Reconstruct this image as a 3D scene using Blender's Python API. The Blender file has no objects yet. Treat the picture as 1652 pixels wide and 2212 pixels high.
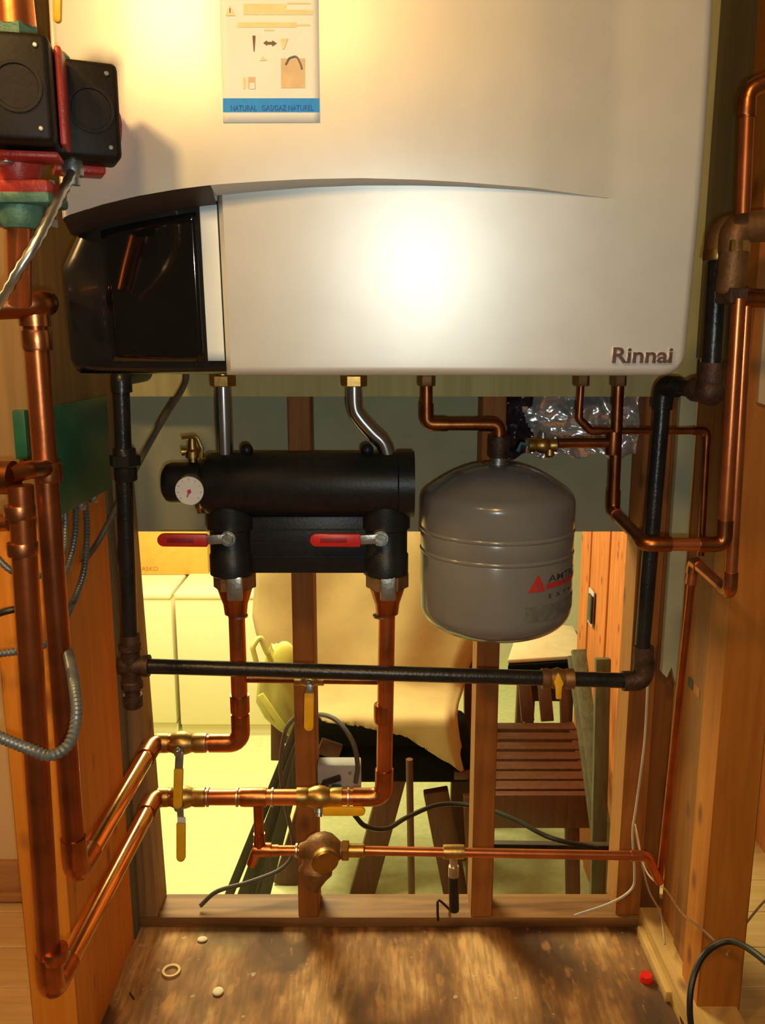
import bpy, bmesh, math, random
from mathutils import Vector as V, Matrix, noise
R = math.radians
rng = random.Random(7)
SC = bpy.context.scene
COL = SC.collection

# ------------------------------------------------------------------ camera
CZ, TH, F = 0.982, R(11.5), 1876.0
cam = bpy.data.cameras.new('camera'); cam_o = bpy.data.objects.new('camera', cam); COL.objects.link(cam_o)
cam.sensor_fit = 'VERTICAL'; cam.sensor_height = 24.0; cam.lens = 24.0 * F / 2212.0
cam.clip_start = 0.01
cam_o.location = (0, 0, CZ); cam_o.rotation_euler = (R(90) - TH, 0, 0)
SC.camera = cam_o
SC.view_settings.view_transform = 'Standard'; SC.view_settings.look = 'None'
SC.view_settings.exposure = 0.25; SC.view_settings.gamma = 1.0
SC.view_settings.use_curve_mapping = False

# ------------------------------------------------------------------ world + lamps
w = bpy.data.worlds.new('world'); SC.world = w; w.use_nodes = True
bg = w.node_tree.nodes['Background']; bg.inputs[0].default_value = (0.50, 0.33, 0.16, 1); bg.inputs[1].default_value = 0.10

def lamp(name, kind, loc, energy, color, size=0.03, size_y=None, aim=None, spread=None):
    l = bpy.data.lights.new(name, kind); l.energy = energy; l.color = color
    if kind == 'POINT': l.shadow_soft_size = size
    if kind == 'SPOT': l.shadow_soft_size = size; l.spot_size = spread; l.spot_blend = 0.6
    if kind == 'AREA':
        l.size = size
        if size_y: l.shape = 'RECTANGLE'; l.size_y = size_y
    o = bpy.data.objects.new(name, l); COL.objects.link(o); o.location = loc
    if aim: o.rotation_euler = (V(aim) - V(loc)).to_track_quat('-Z', 'Y').to_euler()
    return o
lamp('phone_flash', 'POINT', (0.012, -0.01, 0.964), 8.0, (0.90, 1.0, 0.96), 0.006)
lamp('bulb_closet', 'POINT', (-0.43, 0.26, 1.53), 13.5, (1.0, 0.60, 0.20), 0.05)
lamp('ceiling_bulb', 'POINT', (-0.16, -0.70, 1.98), 34.0, (1.0, 0.56, 0.17), 0.12)
lamp('room_ceiling_lamp', 'AREA', (-0.66, 2.95, 1.44), 82.0, (1.0, 0.93, 0.52), 0.40, 1.7, aim=(-0.66, 2.951, 0))
lamp('hall_bulb', 'POINT', (-1.05, 0.72, 1.35), 12.0, (1.0, 0.58, 0.20), 0.04)

# ------------------------------------------------------------------ helpers
def P(u, v, Y):
    """photo pixel (1652x2212) -> the point of the plane y = Y that it shows"""
    xc, yc = (u - 826) / F, (1106 - v) / F
    d = V((xc, math.cos(TH) + yc * math.sin(TH), -math.sin(TH) + yc * math.cos(TH)))
    return V((0, 0, CZ)) + d * (Y / d.y)

def fillet(pts, rad, n=7):
    pts = [V(p) for p in pts]; out = [pts[0]]
    for i in range(1, len(pts) - 1):
        a, b, c = pts[i-1], pts[i], pts[i+1]
        d1, d2 = (a - b), (c - b); l1, l2 = d1.length, d2.length
        d1.normalize(); d2.normalize()
        ang = d1.angle(d2, math.pi)
        if ang > math.pi - 0.03: out.append(b); continue
        t = min(rad / math.tan(ang / 2), l1 * .48, l2 * .48)
        p1, p2 = b + d1 * t, b + d2 * t
        for k in range(n + 1):
            s = k / n
            out.append((p1 * (1-s) + b * s) * (1-s) + (b * (1-s) + p2 * s) * s)
    out.append(pts[-1]); return out

def smooth_path(pts, n=8):
    pts = [V(p) for p in pts]; q = [pts[0] * 2 - pts[1]] + pts + [pts[-1] * 2 - pts[-2]]; out = []
    for i in range(1, len(q) - 2):
        p0, p1, p2, p3 = q[i-1:i+3]
        for k in range(n):
            t = k / n
            out.append(0.5 * ((2*p1) + (p2-p0)*t + (2*p0-5*p1+4*p2-p3)*t*t + (3*p1-p0-3*p2+p3)*t**3))
    out.append(pts[-1]); return out

def resample(pts, ds):
    out = [pts[0]]; acc = 0.0
    for a, b in zip(pts, pts[1:]):
        L = (b - a).length
        if L < 1e-9: continue
        while acc + L >= ds:
            t = (ds - acc) / L; a = a.lerp(b, t); out.append(a.copy()); L = (b - a).length; acc = 0.0
            if L < 1e-9: break
        acc += L
    return out

class MB:
    def __init__(s): s.bm = bmesh.new()
    def ring_skin(s, rings, cap=True, close=False):
        vs = [[s.bm.verts.new(p) for p in r] for r in rings]; n = len(vs[0])
        pairs = list(zip(vs, vs[1:])) + ([(vs[-1], vs[0])] if close else [])
        for a, b in pairs:
            for i in range(n):
                s.bm.faces.new((a[i], a[(i+1) % n], b[(i+1) % n], b[i]))
        if cap and not close:
            s.bm.faces.new(list(reversed(vs[0]))); s.bm.faces.new(vs[-1])
        return s
    def tube(s, pts, r, seg=12, cap=True):
        pts = [V(p) for p in pts]; p2 = [pts[0]]; rr = [r(0) if callable(r) else r]
        for i, p in enumerate(pts[1:], 1):
            if (p - p2[-1]).length > 1e-6: p2.append(p); rr.append(r(i) if callable(r) else r)
        pts = p2; T = []
        for i in range(len(pts)):
            a = pts[max(i-1, 0)]; b = pts[min(i+1, len(pts)-1)]; T.append((b - a).normalized())
        up = V((0, 0, 1)) if abs(T[0].z) < .9 else V((1, 0, 0))
        nrm = (up - T[0] * up.dot(T[0])).normalized(); rings = []
        for i, p in enumerate(pts):
            if i: nrm = T[i-1].rotation_difference(T[i]) @ nrm
            nrm = (nrm - T[i] * nrm.dot(T[i])).normalized(); bi = T[i].cross(nrm)
            rings.append([p + (nrm * math.cos(2*math.pi*k/seg) + bi * math.sin(2*math.pi*k/seg)) * rr[i] for k in range(seg)])
        return s.ring_skin(rings, cap)
    def lathe(s, prof, o, axis, seg=24, cap=True):
        """prof: [(distance along the axis, radius)]"""
        o, axis = V(o), V(axis).normalized()
        up = V((0, 0, 1)) if abs(axis.z) < .9 else V((1, 0, 0))
        n = (up - axis * up.dot(axis)).normalized(); b = axis.cross(n)
        return s.ring_skin([[o + axis * t + (n * math.cos(2*math.pi*k/seg) + b * math.sin(2*math.pi*k/seg)) * r for k in range(seg)] for t, r in prof], cap)
    def box(s, c, d, rot=None, bev=0.0, seg=2):
        g = bmesh.ops.create_cube(s.bm, size=1.0)['verts']
        M = Matrix.Translation(V(c)) @ (rot.to_4x4() if rot else Matrix()) @ Matrix.Diagonal((*d, 1))
        bmesh.ops.transform(s.bm, matrix=M, verts=g)
        if bev:
            es = list({e for v_ in g for e in v_.link_edges})
            bmesh.ops.bevel(s.bm, geom=es, offset=bev, segments=seg, profile=.5, affect='EDGES')
        return s
    def bar(s, a, b, wd, th, side=None, bev=0.0):
        """rectangular bar from a to b, wd wide along 'side'"""
        a, b = V(a), V(b); z = (b - a); L = z.length; z.normalize()
        x = V(side) if side is not None else (V((1, 0, 0)) if abs(z.x) < .9 else V((0, 1, 0)))
        x = (x - z * x.dot(z)).normalized(); y = z.cross(x)
        return s.box((a + b) / 2, (wd, th, L), Matrix((x, y, z)).transposed(), bev)
    def prism(s, pts, vec, bev=0.0):
        vec = V(vec); a = [s.bm.verts.new(V(p)) for p in pts]; b = [s.bm.verts.new(V(p) + vec) for p in pts]
        n = len(a); fs = [s.bm.faces.new(a), s.bm.faces.new(list(reversed(b)))]
        for i in range(n): fs.append(s.bm.faces.new((a[(i+1) % n], a[i], b[i], b[(i+1) % n])))
        bmesh.ops.recalc_face_normals(s.bm, faces=fs)
        if bev: bmesh.ops.bevel(s.bm, geom=list({e for f in fs for e in f.edges}), offset=bev, segments=2, profile=.5, affect='EDGES')
        return s
    def grid(s, rows, flip=False):
        vs = [[s.bm.verts.new(p) for p in r] for r in rows]
        for a, b in zip(vs, vs[1:]):
            for i in range(len(a) - 1):
                q = (a[i], a[i+1], b[i+1], b[i]); s.bm.faces.new(tuple(reversed(q)) if flip else q)
        return vs
    def sphere(s, c, r, sc=(1, 1, 1), u=16, v=10):
        bmesh.ops.create_uvsphere(s.bm, u_segments=u, v_segments=v, radius=r, matrix=Matrix.Translation(V(c)) @ Matrix.Diagonal((*sc, 1)))
        return s
    def build(s, name, mat, parent=None, ang=38, flat=False):
        bm = s.bm; bmesh.ops.remove_doubles(bm, verts=bm.verts, dist=1e-6); bm.normal_update()
        bmesh.ops.recalc_face_normals(bm, faces=bm.faces)
        for f in bm.faces: f.smooth = not flat
        for e in bm.edges:
            if len(e.link_faces) == 2 and e.calc_face_angle(0) > R(ang): e.smooth = False
        c = sum((v_.co for v_ in bm.verts), V()) / max(1, len(bm.verts))
        for v_ in bm.verts: v_.co -= c
        me = bpy.data.meshes.new(name); bm.to_mesh(me); bm.free()
        return link(name, me, mat, c, parent)

def link(name, me, mat, c, parent=None):
    if not me.materials: me.materials.append(mat)
    o = bpy.data.objects.new(name, me); COL.objects.link(o)
    if parent is not None:
        o.parent = parent; o.location = c - wloc(parent)
    else: o.location = c
    return o
def wloc(o):
    l = V(o.location)
    while o.parent: o = o.parent; l += V(o.location)
    return l
def thing(name, label, cat, loc, group=None, kind=None):
    o = bpy.data.objects.new(name, None); COL.objects.link(o); o.location = loc; o.empty_display_size = .02
    return tag(o, label, cat, group, kind)
def tag(o, label=None, cat=None, group=None, kind=None):
    if label: o['label'] = label
    if cat: o['category'] = cat
    if group: o['group'] = group
    if kind: o['kind'] = kind
    return o
def text_mesh(body, size, depth=0.0, bold=.004):
    c = bpy.data.curves.new('lettering', 'FONT'); c.body = body; c.size = size; c.extrude = depth; c.resolution_u = 3
    c.offset = bold * size
    o = bpy.data.objects.new('lettering', c); COL.objects.link(o)
    dg = bpy.context.evaluated_depsgraph_get(); me = bpy.data.meshes.new_from_object(o.evaluated_get(dg))
    bpy.data.objects.remove(o); bpy.data.curves.remove(c)
    return me
def lettering(name, body, size, mat, place, parent, depth=0.0, width=None, bold=.004):
    """place(s, t, d) -> world position of a point of the text plane (s to the right, t up, d out)"""
    me = text_mesh(body, size, depth, bold)
    xs = [v_.co.x for v_ in me.vertices]; k = (width / (max(xs) - min(xs))) if width else 1.0; x0 = min(xs)
    for v_ in me.vertices: v_.co = place((v_.co.x - x0) * k, v_.co.y, v_.co.z)
    c = sum((v_.co for v_ in me.vertices), V()) / len(me.vertices)
    for v_ in me.vertices: v_.co -= c
    me.materials.clear()
    return link(name, me, mat, c, parent)

# ------------------------------------------------------------------ materials
def nt(name):
    m = bpy.data.materials.new(name); m.use_nodes = True
    return m, m.node_tree.nodes, m.node_tree.links, m.node_tree.nodes['Principled BSDF']
def mat(name, col, rough=.5, metal=0.0, var=.12, scale=30.0, bump=0.0, bscale=None, col2=None, coat=0.0, spec=.5, stretch=(1, 1, 1), emit=0):
    m, n, l, b = nt(name)
    tc = n.new('ShaderNodeTexCoord'); mp = n.new('ShaderNodeMapping'); mp.inputs['Scale'].default_value = stretch
    l.new(tc.outputs['Object'], mp.inputs[0])
    nz = n.new('ShaderNodeTexNoise'); nz.inputs['Scale'].default_value = scale; nz.inputs['Detail'].default_value = 5
    l.new(mp.outputs[0], nz.inputs['Vector'])
    cr = n.new('ShaderNodeValToRGB'); cr.color_ramp.elements[0].position = .3; cr.color_ramp.elements[1].position = .7
    c2 = col2 or tuple(min(1, c * (1 + var)) for c in col); c1 = col if col2 else tuple(c * (1 - var) for c in col)
    cr.color_ramp.elements[0].color = (*c1, 1); cr.color_ramp.elements[1].color = (*c2, 1)
    l.new(nz.outputs['Fac'], cr.inputs[0]); l.new(cr.outputs[0], b.inputs['Base Color'])
    b.inputs['Roughness'].default_value = rough; b.inputs['Metallic'].default_value = metal
    b.inputs['Coat Weight'].default_value = coat; b.inputs['Specular IOR Level'].default_value = spec
    if bump:
        n2 = n.new('ShaderNodeTexNoise'); n2.inputs['Scale'].default_value = bscale or scale * 4; l.new(mp.outputs[0], n2.inputs['Vector'])
        bp = n.new('ShaderNodeBump'); bp.inputs['Strength'].default_value = bump; bp.inputs['Distance'].default_value = .002
        l.new(n2.outputs['Fac'], bp.inputs['Height']); l.new(bp.outputs[0], b.inputs['Normal'])
    return m
def wood(name, ca, cb, axis='Z', scale=1.0, rough=.65, knots=True, kc=(.10, .035, .012), coat=0.0):
    m, n, l, b = nt(name)
    tc = n.new('ShaderNodeTexCoord'); oi = n.new('ShaderNodeObjectInfo')
    ad = n.new('ShaderNodeVectorMath'); ad.operation = 'ADD'; l.new(tc.outputs['Object'], ad.inputs[0])
    ml = n.new('ShaderNodeMath'); ml.operation = 'MULTIPLY'; ml.inputs[1].default_value = 7.0; l.new(oi.outputs['Random'], ml.inputs[0])
    l.new(ml.outputs[0], ad.inputs[1])
    mp = n.new('ShaderNodeMapping'); s = [70 * scale] * 3; s['XYZ'.index(axis)] = 4.5 * scale; mp.inputs['Scale'].default_value = s
    l.new(ad.outputs[0], mp.inputs[0])
    nz = n.new('ShaderNodeTexNoise'); nz.inputs['Scale'].default_value = 1; nz.inputs['Detail'].default_value = 6; nz.inputs['Distortion'].default_value = .8
    l.new(mp.outputs[0], nz.inputs['Vector'])
    cr = n.new('ShaderNodeValToRGB'); cr.color_ramp.elements[0].position = .32; cr.color_ramp.elements[1].position = .68
    cr.color_ramp.elements[0].color = (*ca, 1); cr.color_ramp.elements[1].color = (*cb, 1); l.new(nz.outputs['Fac'], cr.inputs[0])
    out = cr.outputs[0]
    if knots:
        mp2 = n.new('ShaderNodeMapping'); s2 = [17 * scale] * 3; s2['XYZ'.index(axis)] = 9 * scale; mp2.inputs['Scale'].default_value = s2
        l.new(ad.outputs[0], mp2.inputs[0])
        vo = n.new('ShaderNodeTexVoronoi'); vo.inputs['Scale'].default_value = 1; l.new(mp2.outputs[0], vo.inputs['Vector'])
        k = n.new('ShaderNodeValToRGB'); k.color_ramp.elements[0].position = .07; k.color_ramp.elements[1].position = .2
        k.color_ramp.elements[0].color = (.85, .85, .85, 1); k.color_ramp.elements[1].color = (0, 0, 0, 1); l.new(vo.outputs['Distance'], k.inputs[0])
        mx = n.new('ShaderNodeMix'); mx.data_type = 'RGBA'; l.new(k.outputs[0], mx.inputs['Factor']); l.new(out, mx.inputs[6]); mx.inputs[7].default_value = (*kc, 1)
        out = mx.outputs[2]
    l.new(out, b.inputs['Base Color']); b.inputs['Roughness'].default_value = rough; b.inputs['Coat Weight'].default_value = coat
    bp = n.new('ShaderNodeBump'); bp.inputs['Strength'].default_value = .25; bp.inputs['Distance'].default_value = .001
    l.new(nz.outputs['Fac'], bp.inputs['Height']); l.new(bp.outputs[0], b.inputs['Normal'])
    return m
def plywood_floor():
    m, n, l, b = nt('worn plywood')
    tc = n.new('ShaderNodeTexCoord')
    def nz(sc, st=(1, 1, 1), det=6, dist=0.0):
        mp = n.new('ShaderNodeMapping'); mp.inputs['Scale'].default_value = st; l.new(tc.outputs['Object'], mp.inputs[0])
        t = n.new('ShaderNodeTexNoise'); t.inputs['Scale'].default_value = sc; t.inputs['Detail'].default_value = det; t.inputs['Distortion'].default_value = dist
        l.new(mp.outputs[0], t.inputs['Vector']); return t.outputs['Fac']
    def ramp(fac, stops):
        c = n.new('ShaderNodeValToRGB'); e = c.color_ramp.elements
        while len(e) < len(stops): e.new(.5)
        for i, (p, col) in enumerate(stops): e[i].position = p; e[i].color = (*col, 1)
        l.new(fac, c.inputs[0]); return c.outputs[0]
    def mix(f, a, c):
        x = n.new('ShaderNodeMix'); x.data_type = 'RGBA'; l.new(f, x.inputs['Factor']); l.new(a, x.inputs[6])
        if isinstance(c, tuple): x.inputs[7].default_value = (*c, 1)
        else: l.new(c, x.inputs[7])
        return x.outputs[2]
    base = ramp(nz(7, (1.5, .8, 1), 9, .2), [(.36, (.10, .038, .009)), (.5, (.34, .15, .038)), (.62, (.62, .35, .13))])
    stain = ramp(nz(4.2, (1.3, 1.0, 1), 8, .4), [(.50, (0, 0, 0)), (.60, (.9, .9, .9))])
    c = mix(stain, base, (.065, .026, .008))
    grain = ramp(nz(60, (2.5, .35, 1), 4), [(.42, (.45, .45, .45)), (.60, (0, 0, 0))])
    c = mix(grain, c, (.12, .05, .014))
    bright = ramp(nz(26, (2.2, .8, 1), 2), [(.60, (0, 0, 0)), (.70, (.45, .45, .45))])
    c = mix(bright, c, (.58, .27, .07))
    dust = ramp(nz(60, (1, 1, 1), 2), [(.70, (0, 0, 0)), (.76, (.5, .5, .5))])
    c = mix(dust, c, (.62, .50, .30))
    moss = ramp(nz(4, (1, 1, 1), 3), [(.58, (0, 0, 0)), (.7, (.5, .5, .5))])
    c = mix(moss, c, (.36, .31, .14))
    l.new(c, b.inputs['Base Color']); b.inputs['Roughness'].default_value = .8
    bp = n.new('ShaderNodeBump'); bp.inputs['Strength'].default_value = .5; bp.inputs['Distance'].default_value = .003
    l.new(nz(40, (1.5, .6, 1)), bp.inputs['Height']); l.new(bp.outputs[0], b.inputs['Normal'])
    return m

COPPER_B = mat('highlight copper', (.80, .40, .14), .17, 1.0, .12, 22, .04)  # highlight of the low runs put into a lighter, smoother copper
COPPER_D = mat('dark copper', (.42, .115, .035), .34, .9, .25, 24, .1)  # on the left risers, dark reflections are put into this colour
COPPER = mat('copper', (.66, .20, .065), .33, .88, .22, 22, .08)
COPPER_OLD = mat('aged copper', (.32, .105, .035), .36, 1.0, .35, 26, .12)
COPPER_FIT = mat('copper fitting', (.52, .18, .065), .33, 1.0, .3, 40, .1)
SOLDER = mat('solder ring', (.66, .58, .50), .35, 1.0, .2, 60)
BRASS = mat('brass', (.50, .30, .085), .40, 1.0, .25, 40, .1)
BRONZE = mat('dull bronze', (.25, .125, .045), .55, .6, .3, 50, .3)
IRON = mat('black iron', (.022, .020, .019), .32, .25, .3, 60, .2)
RUSTY = mat('rusty iron fitting', (.085, .045, .028), .55, .5, .5, 70, .4)
STEEL = mat('stainless pipe', (.62, .63, .64), .20, 1.0, .1, 40)
STEEL_DULL = mat('galvanised steel', (.42, .43, .40), .38, .9, .2, 60, .2)
FLEX = mat('grey armoured conduit', (.20, .215, .205), .42, .55, .2, 80)
FLEXB = mat('silver armoured cable', (.62, .60, .54), .28, .95, .2, 80)
INSUL = mat('black moulded insulation', (.012, .012, .013), .42, 0, .25, 90, .12, 300, spec=.4)
BLACKP = mat('black plastic', (.012, .011, .010), .28, 0, .2, 40, coat=.2)
BLACKG = mat('black gloss window', (.006, .005, .005), .07, 0, .2, 20, coat=.6)
BROWNBOX = mat('dark brown plastic box', (.011, .007, .0035), .55, 0, .25, 60, .12, 220, spec=.25)
HOOD = mat('dark brown trim', (.045, .028, .018), .5, 0, .15, 60)
SILVER = mat('silver painted metal', (.66, .645, .60), .40, .42, .03, 25)
STRIP = mat('pale plastic strip', (.80, .86, .86), .35, 0, .03, 20)
WHITE = mat('white paper', (.83, .84, .80), .6, 0, .03, 30)
BLUE = mat('blue band', (.0, .27, .85), .6, 0, .08, 200)
NAVY = mat('navy print', (.01, .09, .30), .6, 0, .1, 100)
FAINT = mat('pale yellow print', (.72, .68, .38), .6, 0, .08, 100)
FAINT2 = mat('tan print', (.68, .50, .30), .6, 0, .12, 80)
INK = mat('brown print', (.16, .09, .04), .6, 0, .2, 80)
TANK = mat('grey enamel', (.19, .188, .182), .22, 0, .05, 18, coat=.2)
TREAD = mat('red print', (.55, .035, .03), .45, 0, .1, 60)
TBLACK = mat('black print', (.035, .038, .035), .5, 0, .2, 60)
TGREY = mat('dark grey print', (.15, .155, .14), .45, 0, .25, 120)
REDV = mat('red vinyl grip', (.55, .022, .02), .38, 0, .12, 60, coat=.2)
REDP = mat('red painted casting', (.45, .030, .016), .45, 0, .2, 60, .3)
REDDK = mat('dark red print on grip', (.25, .012, .012), .5, 0, .2, 90)
GREENF = mat('green cast flange', (.07, .165, .11), .5, .1, .25, 60, .3)
GREENB = mat('green painted steel', (.016, .105, .055), .42, 0, .15, 40)
YELLOWV = mat('yellow vinyl grip', (.88, .47, .012), .42, 0, .1, 60)
LOGO = mat('rosy chrome', (.55, .34, .27), .22, .9, .25, 90)
WHITEGA = mat('gauge face', (.78, .78, .76), .4, 0, .05, 60)
PINK = mat('red needle', (.60, .03, .12), .5)
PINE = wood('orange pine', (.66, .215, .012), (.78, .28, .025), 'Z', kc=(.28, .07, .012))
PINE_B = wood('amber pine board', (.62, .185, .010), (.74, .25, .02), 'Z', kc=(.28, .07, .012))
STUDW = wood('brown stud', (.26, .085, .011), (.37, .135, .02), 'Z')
PINE_R = wood('shaded orange pine', (.38, .118, .008), (.48, .165, .014), 'Z', kc=(.16, .04, .008))  # weaker light on the right side is put into this darker pine colour
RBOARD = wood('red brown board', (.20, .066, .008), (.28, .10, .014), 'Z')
STUDG = wood('weathered stud', (.23, .13, .055), (.38, .22, .09), 'Z')
PLATE = wood('sill plate', (.13, .052, .013), (.34, .165, .05), 'X', .6, knots=False)
PLYB = wood('brown plywood', (.20, .115, .038), (.30, .175, .06), 'Z', .6, knots=False)
PLYG = wood('olive backing plywood', (.52, .45, .18), (.64, .56, .24), 'Z', .8, knots=False)
PLYS = wood('dark olive plywood', (.15, .115, .045), (.21, .165, .07), 'Z', .6, knots=False)
YPINE = wood('yellow pine offcut', (.46, .26, .07), (.62, .38, .12), 'Y')
CEDAR = wood('cedar plank', (.42, .115, .022), (.58, .19, .04), 'Z', kc=(.16, .03, .01))
CHAIRW = wood('mahogany chair wood', (.068, .016, .005), (.11, .029, .009), 'Z', knots=False, rough=.5)
DARKW = wood('dark wood lath', (.020, .012, .006), (.042, .024, .012), 'Z', knots=False)
OLDW = wood('green grey lath', (.055, .045, .020), (.10, .085, .04), 'Z', knots=False)
OAK = wood('light oak floorboard', (.52, .31, .11), (.66, .42, .17), 'X', knots=False, rough=.4)
DRYB = mat('grey drywall paper', (.40, .415, .27), .9, 0, .08, 12)
WASHER = mat('tan washer', (.46, .28, .11), .6, .3, .15, 60)
DRYE = mat('grey green drywall edge', (.15, .14, .075), .85, 0, .1, 14)
DRYS = mat('pale green drywall', (.42, .45, .30), .85, 0, .08, 14)
PEACH = mat('peach painted drywall', (.62, .42, .22), .8, 0, .05, 10)
CREAM = mat('cream wall paint', (.68, .50, .28), .8, 0, .04, 10)
FARW = mat('far room wall paint', (.66, .62, .45), .8, 0, .04, 6)
BASEB = wood('baseboard', (.34, .15, .05), (.44, .21, .08), 'X', knots=False)
CARPET = mat('pale carpet', (.60, .60, .30), .95, 0, .08, 40, .5, 500)
ENAMEL = mat('white appliance enamel', (.80, .70, .44), .35, 0, .02, 8, coat=.2)
DARKGAP = mat('dark gap', (.05, .04, .02), .8)
CARD = mat('tan cardboard', (.62, .35, .06), .85, 0, .06, 30)
CARDPR = mat('brown card print', (.40, .16, .035), .85, 0, .1, 50)
CLOTH = mat('beige canvas', (.46, .32, .14), .95, 0, .08, 9, .3, 400)
BLACKC = mat('black seat cloth', (.004, .0035, .004), .9, 0, .2, 60, spec=.15)
CUSH = mat('peach cushion', (.80, .60, .36), .9, 0, .06, 20)
YBAG = mat('yellow bag', (.50, .43, .12), .55, 0, .15, 12)
YBAG2 = mat('bright yellow strap', (.66, .58, .13), .5, 0, .1, 20)
CABLE = mat('grey cable sheath', (.10, .085, .06), .55, 0, .2, 60)
CABLEB = mat('black cable', (.012, .010, .009), .45, 0, .2, 60)
WIRE = mat('pale bell wire', (.42, .28, .16), .6, 0, .2, 60)
WIREW = mat('white wire', (.55, .50, .42), .6, 0, .1, 60)
BOXW = mat('white plastic box', (.44, .42, .40), .5, 0, .06, 40)
TEAL = mat('teal plastic', (.03, .16, .17), .4, 0, .1, 40)
BINM = mat('dark grey plastic', (.085, .072, .058), .6, 0, .15, 30)
REDCAP = mat('red plastic cap', (.70, .012, .006), .4, 0, .1, 40)
PALEBIT = mat('pale crumb', (.72, .62, .42), .8, 0, .1, 60)
def foil():
    m, n, l, b = nt('crumpled foil'); b.inputs['Base Color'].default_value = (.80, .82, .84, 1); b.inputs['Metallic'].default_value = .72; b.inputs['Roughness'].default_value = .25
    return m
FOIL = foil()
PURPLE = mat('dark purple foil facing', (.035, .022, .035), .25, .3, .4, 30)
FLOORM = plywood_floor()

# ================================================================== SETTING
YW = 1.30                                   # front face of the stud wall
fl = MB().box((.02, .665, -.012), (.98, 1.40, .024)).build('floor', FLOORM)
tag(fl, 'worn stained plywood platform under the boiler and pipes', 'floor', kind='structure')
for nm, x0, x1, y1 in (('left', -1.75, -.471, 1.36), ('right', .511, 1.7, 1.62)):
    hf = thing('floor', f'light oak floorboards outside the {nm} side of the closet', 'floor', (x0, .9, 0), kind='structure')
    y = .45; k = 0
    while y < y1:
        MB().box(((x0 + x1) / 2, y + .045, -.016), (x1 - x0, .0885, .02), bev=.0012, seg=1).build('plank', OAK, hf); y += .09
lowf = MB().box((0.1, 3.45, -.97), (4.4, 4.0, .04)).build('floor', CARPET)
tag(lowf, 'pale yellow green carpet of the lower room behind the studs', 'floor', kind='structure')

wb = MB().box((0.035, YW + .032, .0095), (.96, .064, .019 + .0), bev=.002).build('wall_back', PLATE)
wb.location.z = .0095
tag(wb, 'open stud wall behind the boiler with its sill plate', 'wall', kind='structure')
def stud(parent, x0, x1, y0, y1, z0, z1, m, name='stud', lean=0.0):
    b = MB().box(((x0+x1)/2, (y0+y1)/2, (z0+z1)/2), (x1-x0, y1-y0, z1-z0), bev=.0018, seg=1)
    return b.build(name, m, parent)
xm = P(632, 1400, YW).x
stud(wb, xm, xm + .034, YW, YW + .064, .019, 2.0, STUDW)
xr = P(1029, 1450, YW).x
stud(wb, xr, xr + .036, YW, YW + .064, .019, 2.0, STUDW)
MB().bar(V((-.404, YW + .032, .019)), V((-.446, YW + .032, 2.0)), .050, .064, side=(1, 0, 0), bev=.0018).build('stud', STUDG, wb)
stud(wb, .395, .437, YW + .006, YW + .07, .019, 2.0, STUDW)
stud(wb, .4375, .472, YW + .02, YW + .075, .019, 2.0, RBOARD)
# drywall sheet on the far side of the studs, cut off halfway
zb = P(700, 1147, YW + .07).z
MB().box((.02, YW + .0725, (zb + 2.0) / 2), (.94, .013, 2.0 - zb)).build('drywall_sheet', DRYB, wb)
# plywood backing board that carries the boiler
zbb = P(800, 857, YW - .02).z
MB().box((.033, YW - .0105, (zbb + 1.9) / 2), (.85, .019, 1.9 - zbb), bev=.001).build('backing_board', PLYG, wb)
# foil-faced insulation between the studs
fr = []
for j in range(37):
    row = []
    for i in range(85):
        p = P(1082 + 332 * i / 84, 838 + (148 + 7 * math.sin(i * .33)) * j / 36, YW + .045)
        p.y += .020 * noise.noise(p * 26) + .011 * abs(noise.noise(p * 60)) + .004 * abs(noise.noise(p * 120))
        row.append(p)
    fr.append(row)
b = MB(); b.grid(fr)
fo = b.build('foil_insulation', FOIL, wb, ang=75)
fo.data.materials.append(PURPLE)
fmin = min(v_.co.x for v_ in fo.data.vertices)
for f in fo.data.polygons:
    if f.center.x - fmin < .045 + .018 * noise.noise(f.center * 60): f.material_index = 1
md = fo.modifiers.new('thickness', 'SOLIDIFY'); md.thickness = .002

# left side of the closet
wl = thing('wall_left', 'left closet wall of pine studs and brown plywood', 'wall', (-.44, 1.1, 0), kind='structure')
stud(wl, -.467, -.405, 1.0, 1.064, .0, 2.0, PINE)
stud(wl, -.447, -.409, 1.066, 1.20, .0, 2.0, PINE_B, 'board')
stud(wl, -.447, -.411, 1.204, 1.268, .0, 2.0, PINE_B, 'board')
stud(wl, -.440, -.4085, 1.269, 1.297, .0, 2.0, DRYE, 'drywall_edge')
MB().box((-.52, .993, 1.385), (.25, .012, 1.22)).build('plywood_panel', PLYB, wl)
MB().box((-.399, 1.135, 1.385), (.011, .28, 1.22)).build('plywood_panel', PLYB, wl)
MB().box((-.396, 1.03, .012), (.018, .05, .026), bev=.002).build('block', STUDG, wl)
# hallway beyond it
hw = MB().box((-1.12, 1.40, .9), (1.27, .02, 1.9)).build('wall_left', CREAM)
tag(hw, 'cream hallway wall left of the closet', 'wall', kind='structure')
bb = MB().box((-1.12, 1.385, .035), (1.27, .014, .07), bev=.003).build('baseboard_left', BASEB)
MB().box((-1.12, 1.374, .006), (1.27, .012, .016), bev=.003).build('shoe_moulding', BASEB, bb)
tag(bb, 'brown baseboard along the cream hallway wall', 'baseboard', kind='structure')

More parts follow.
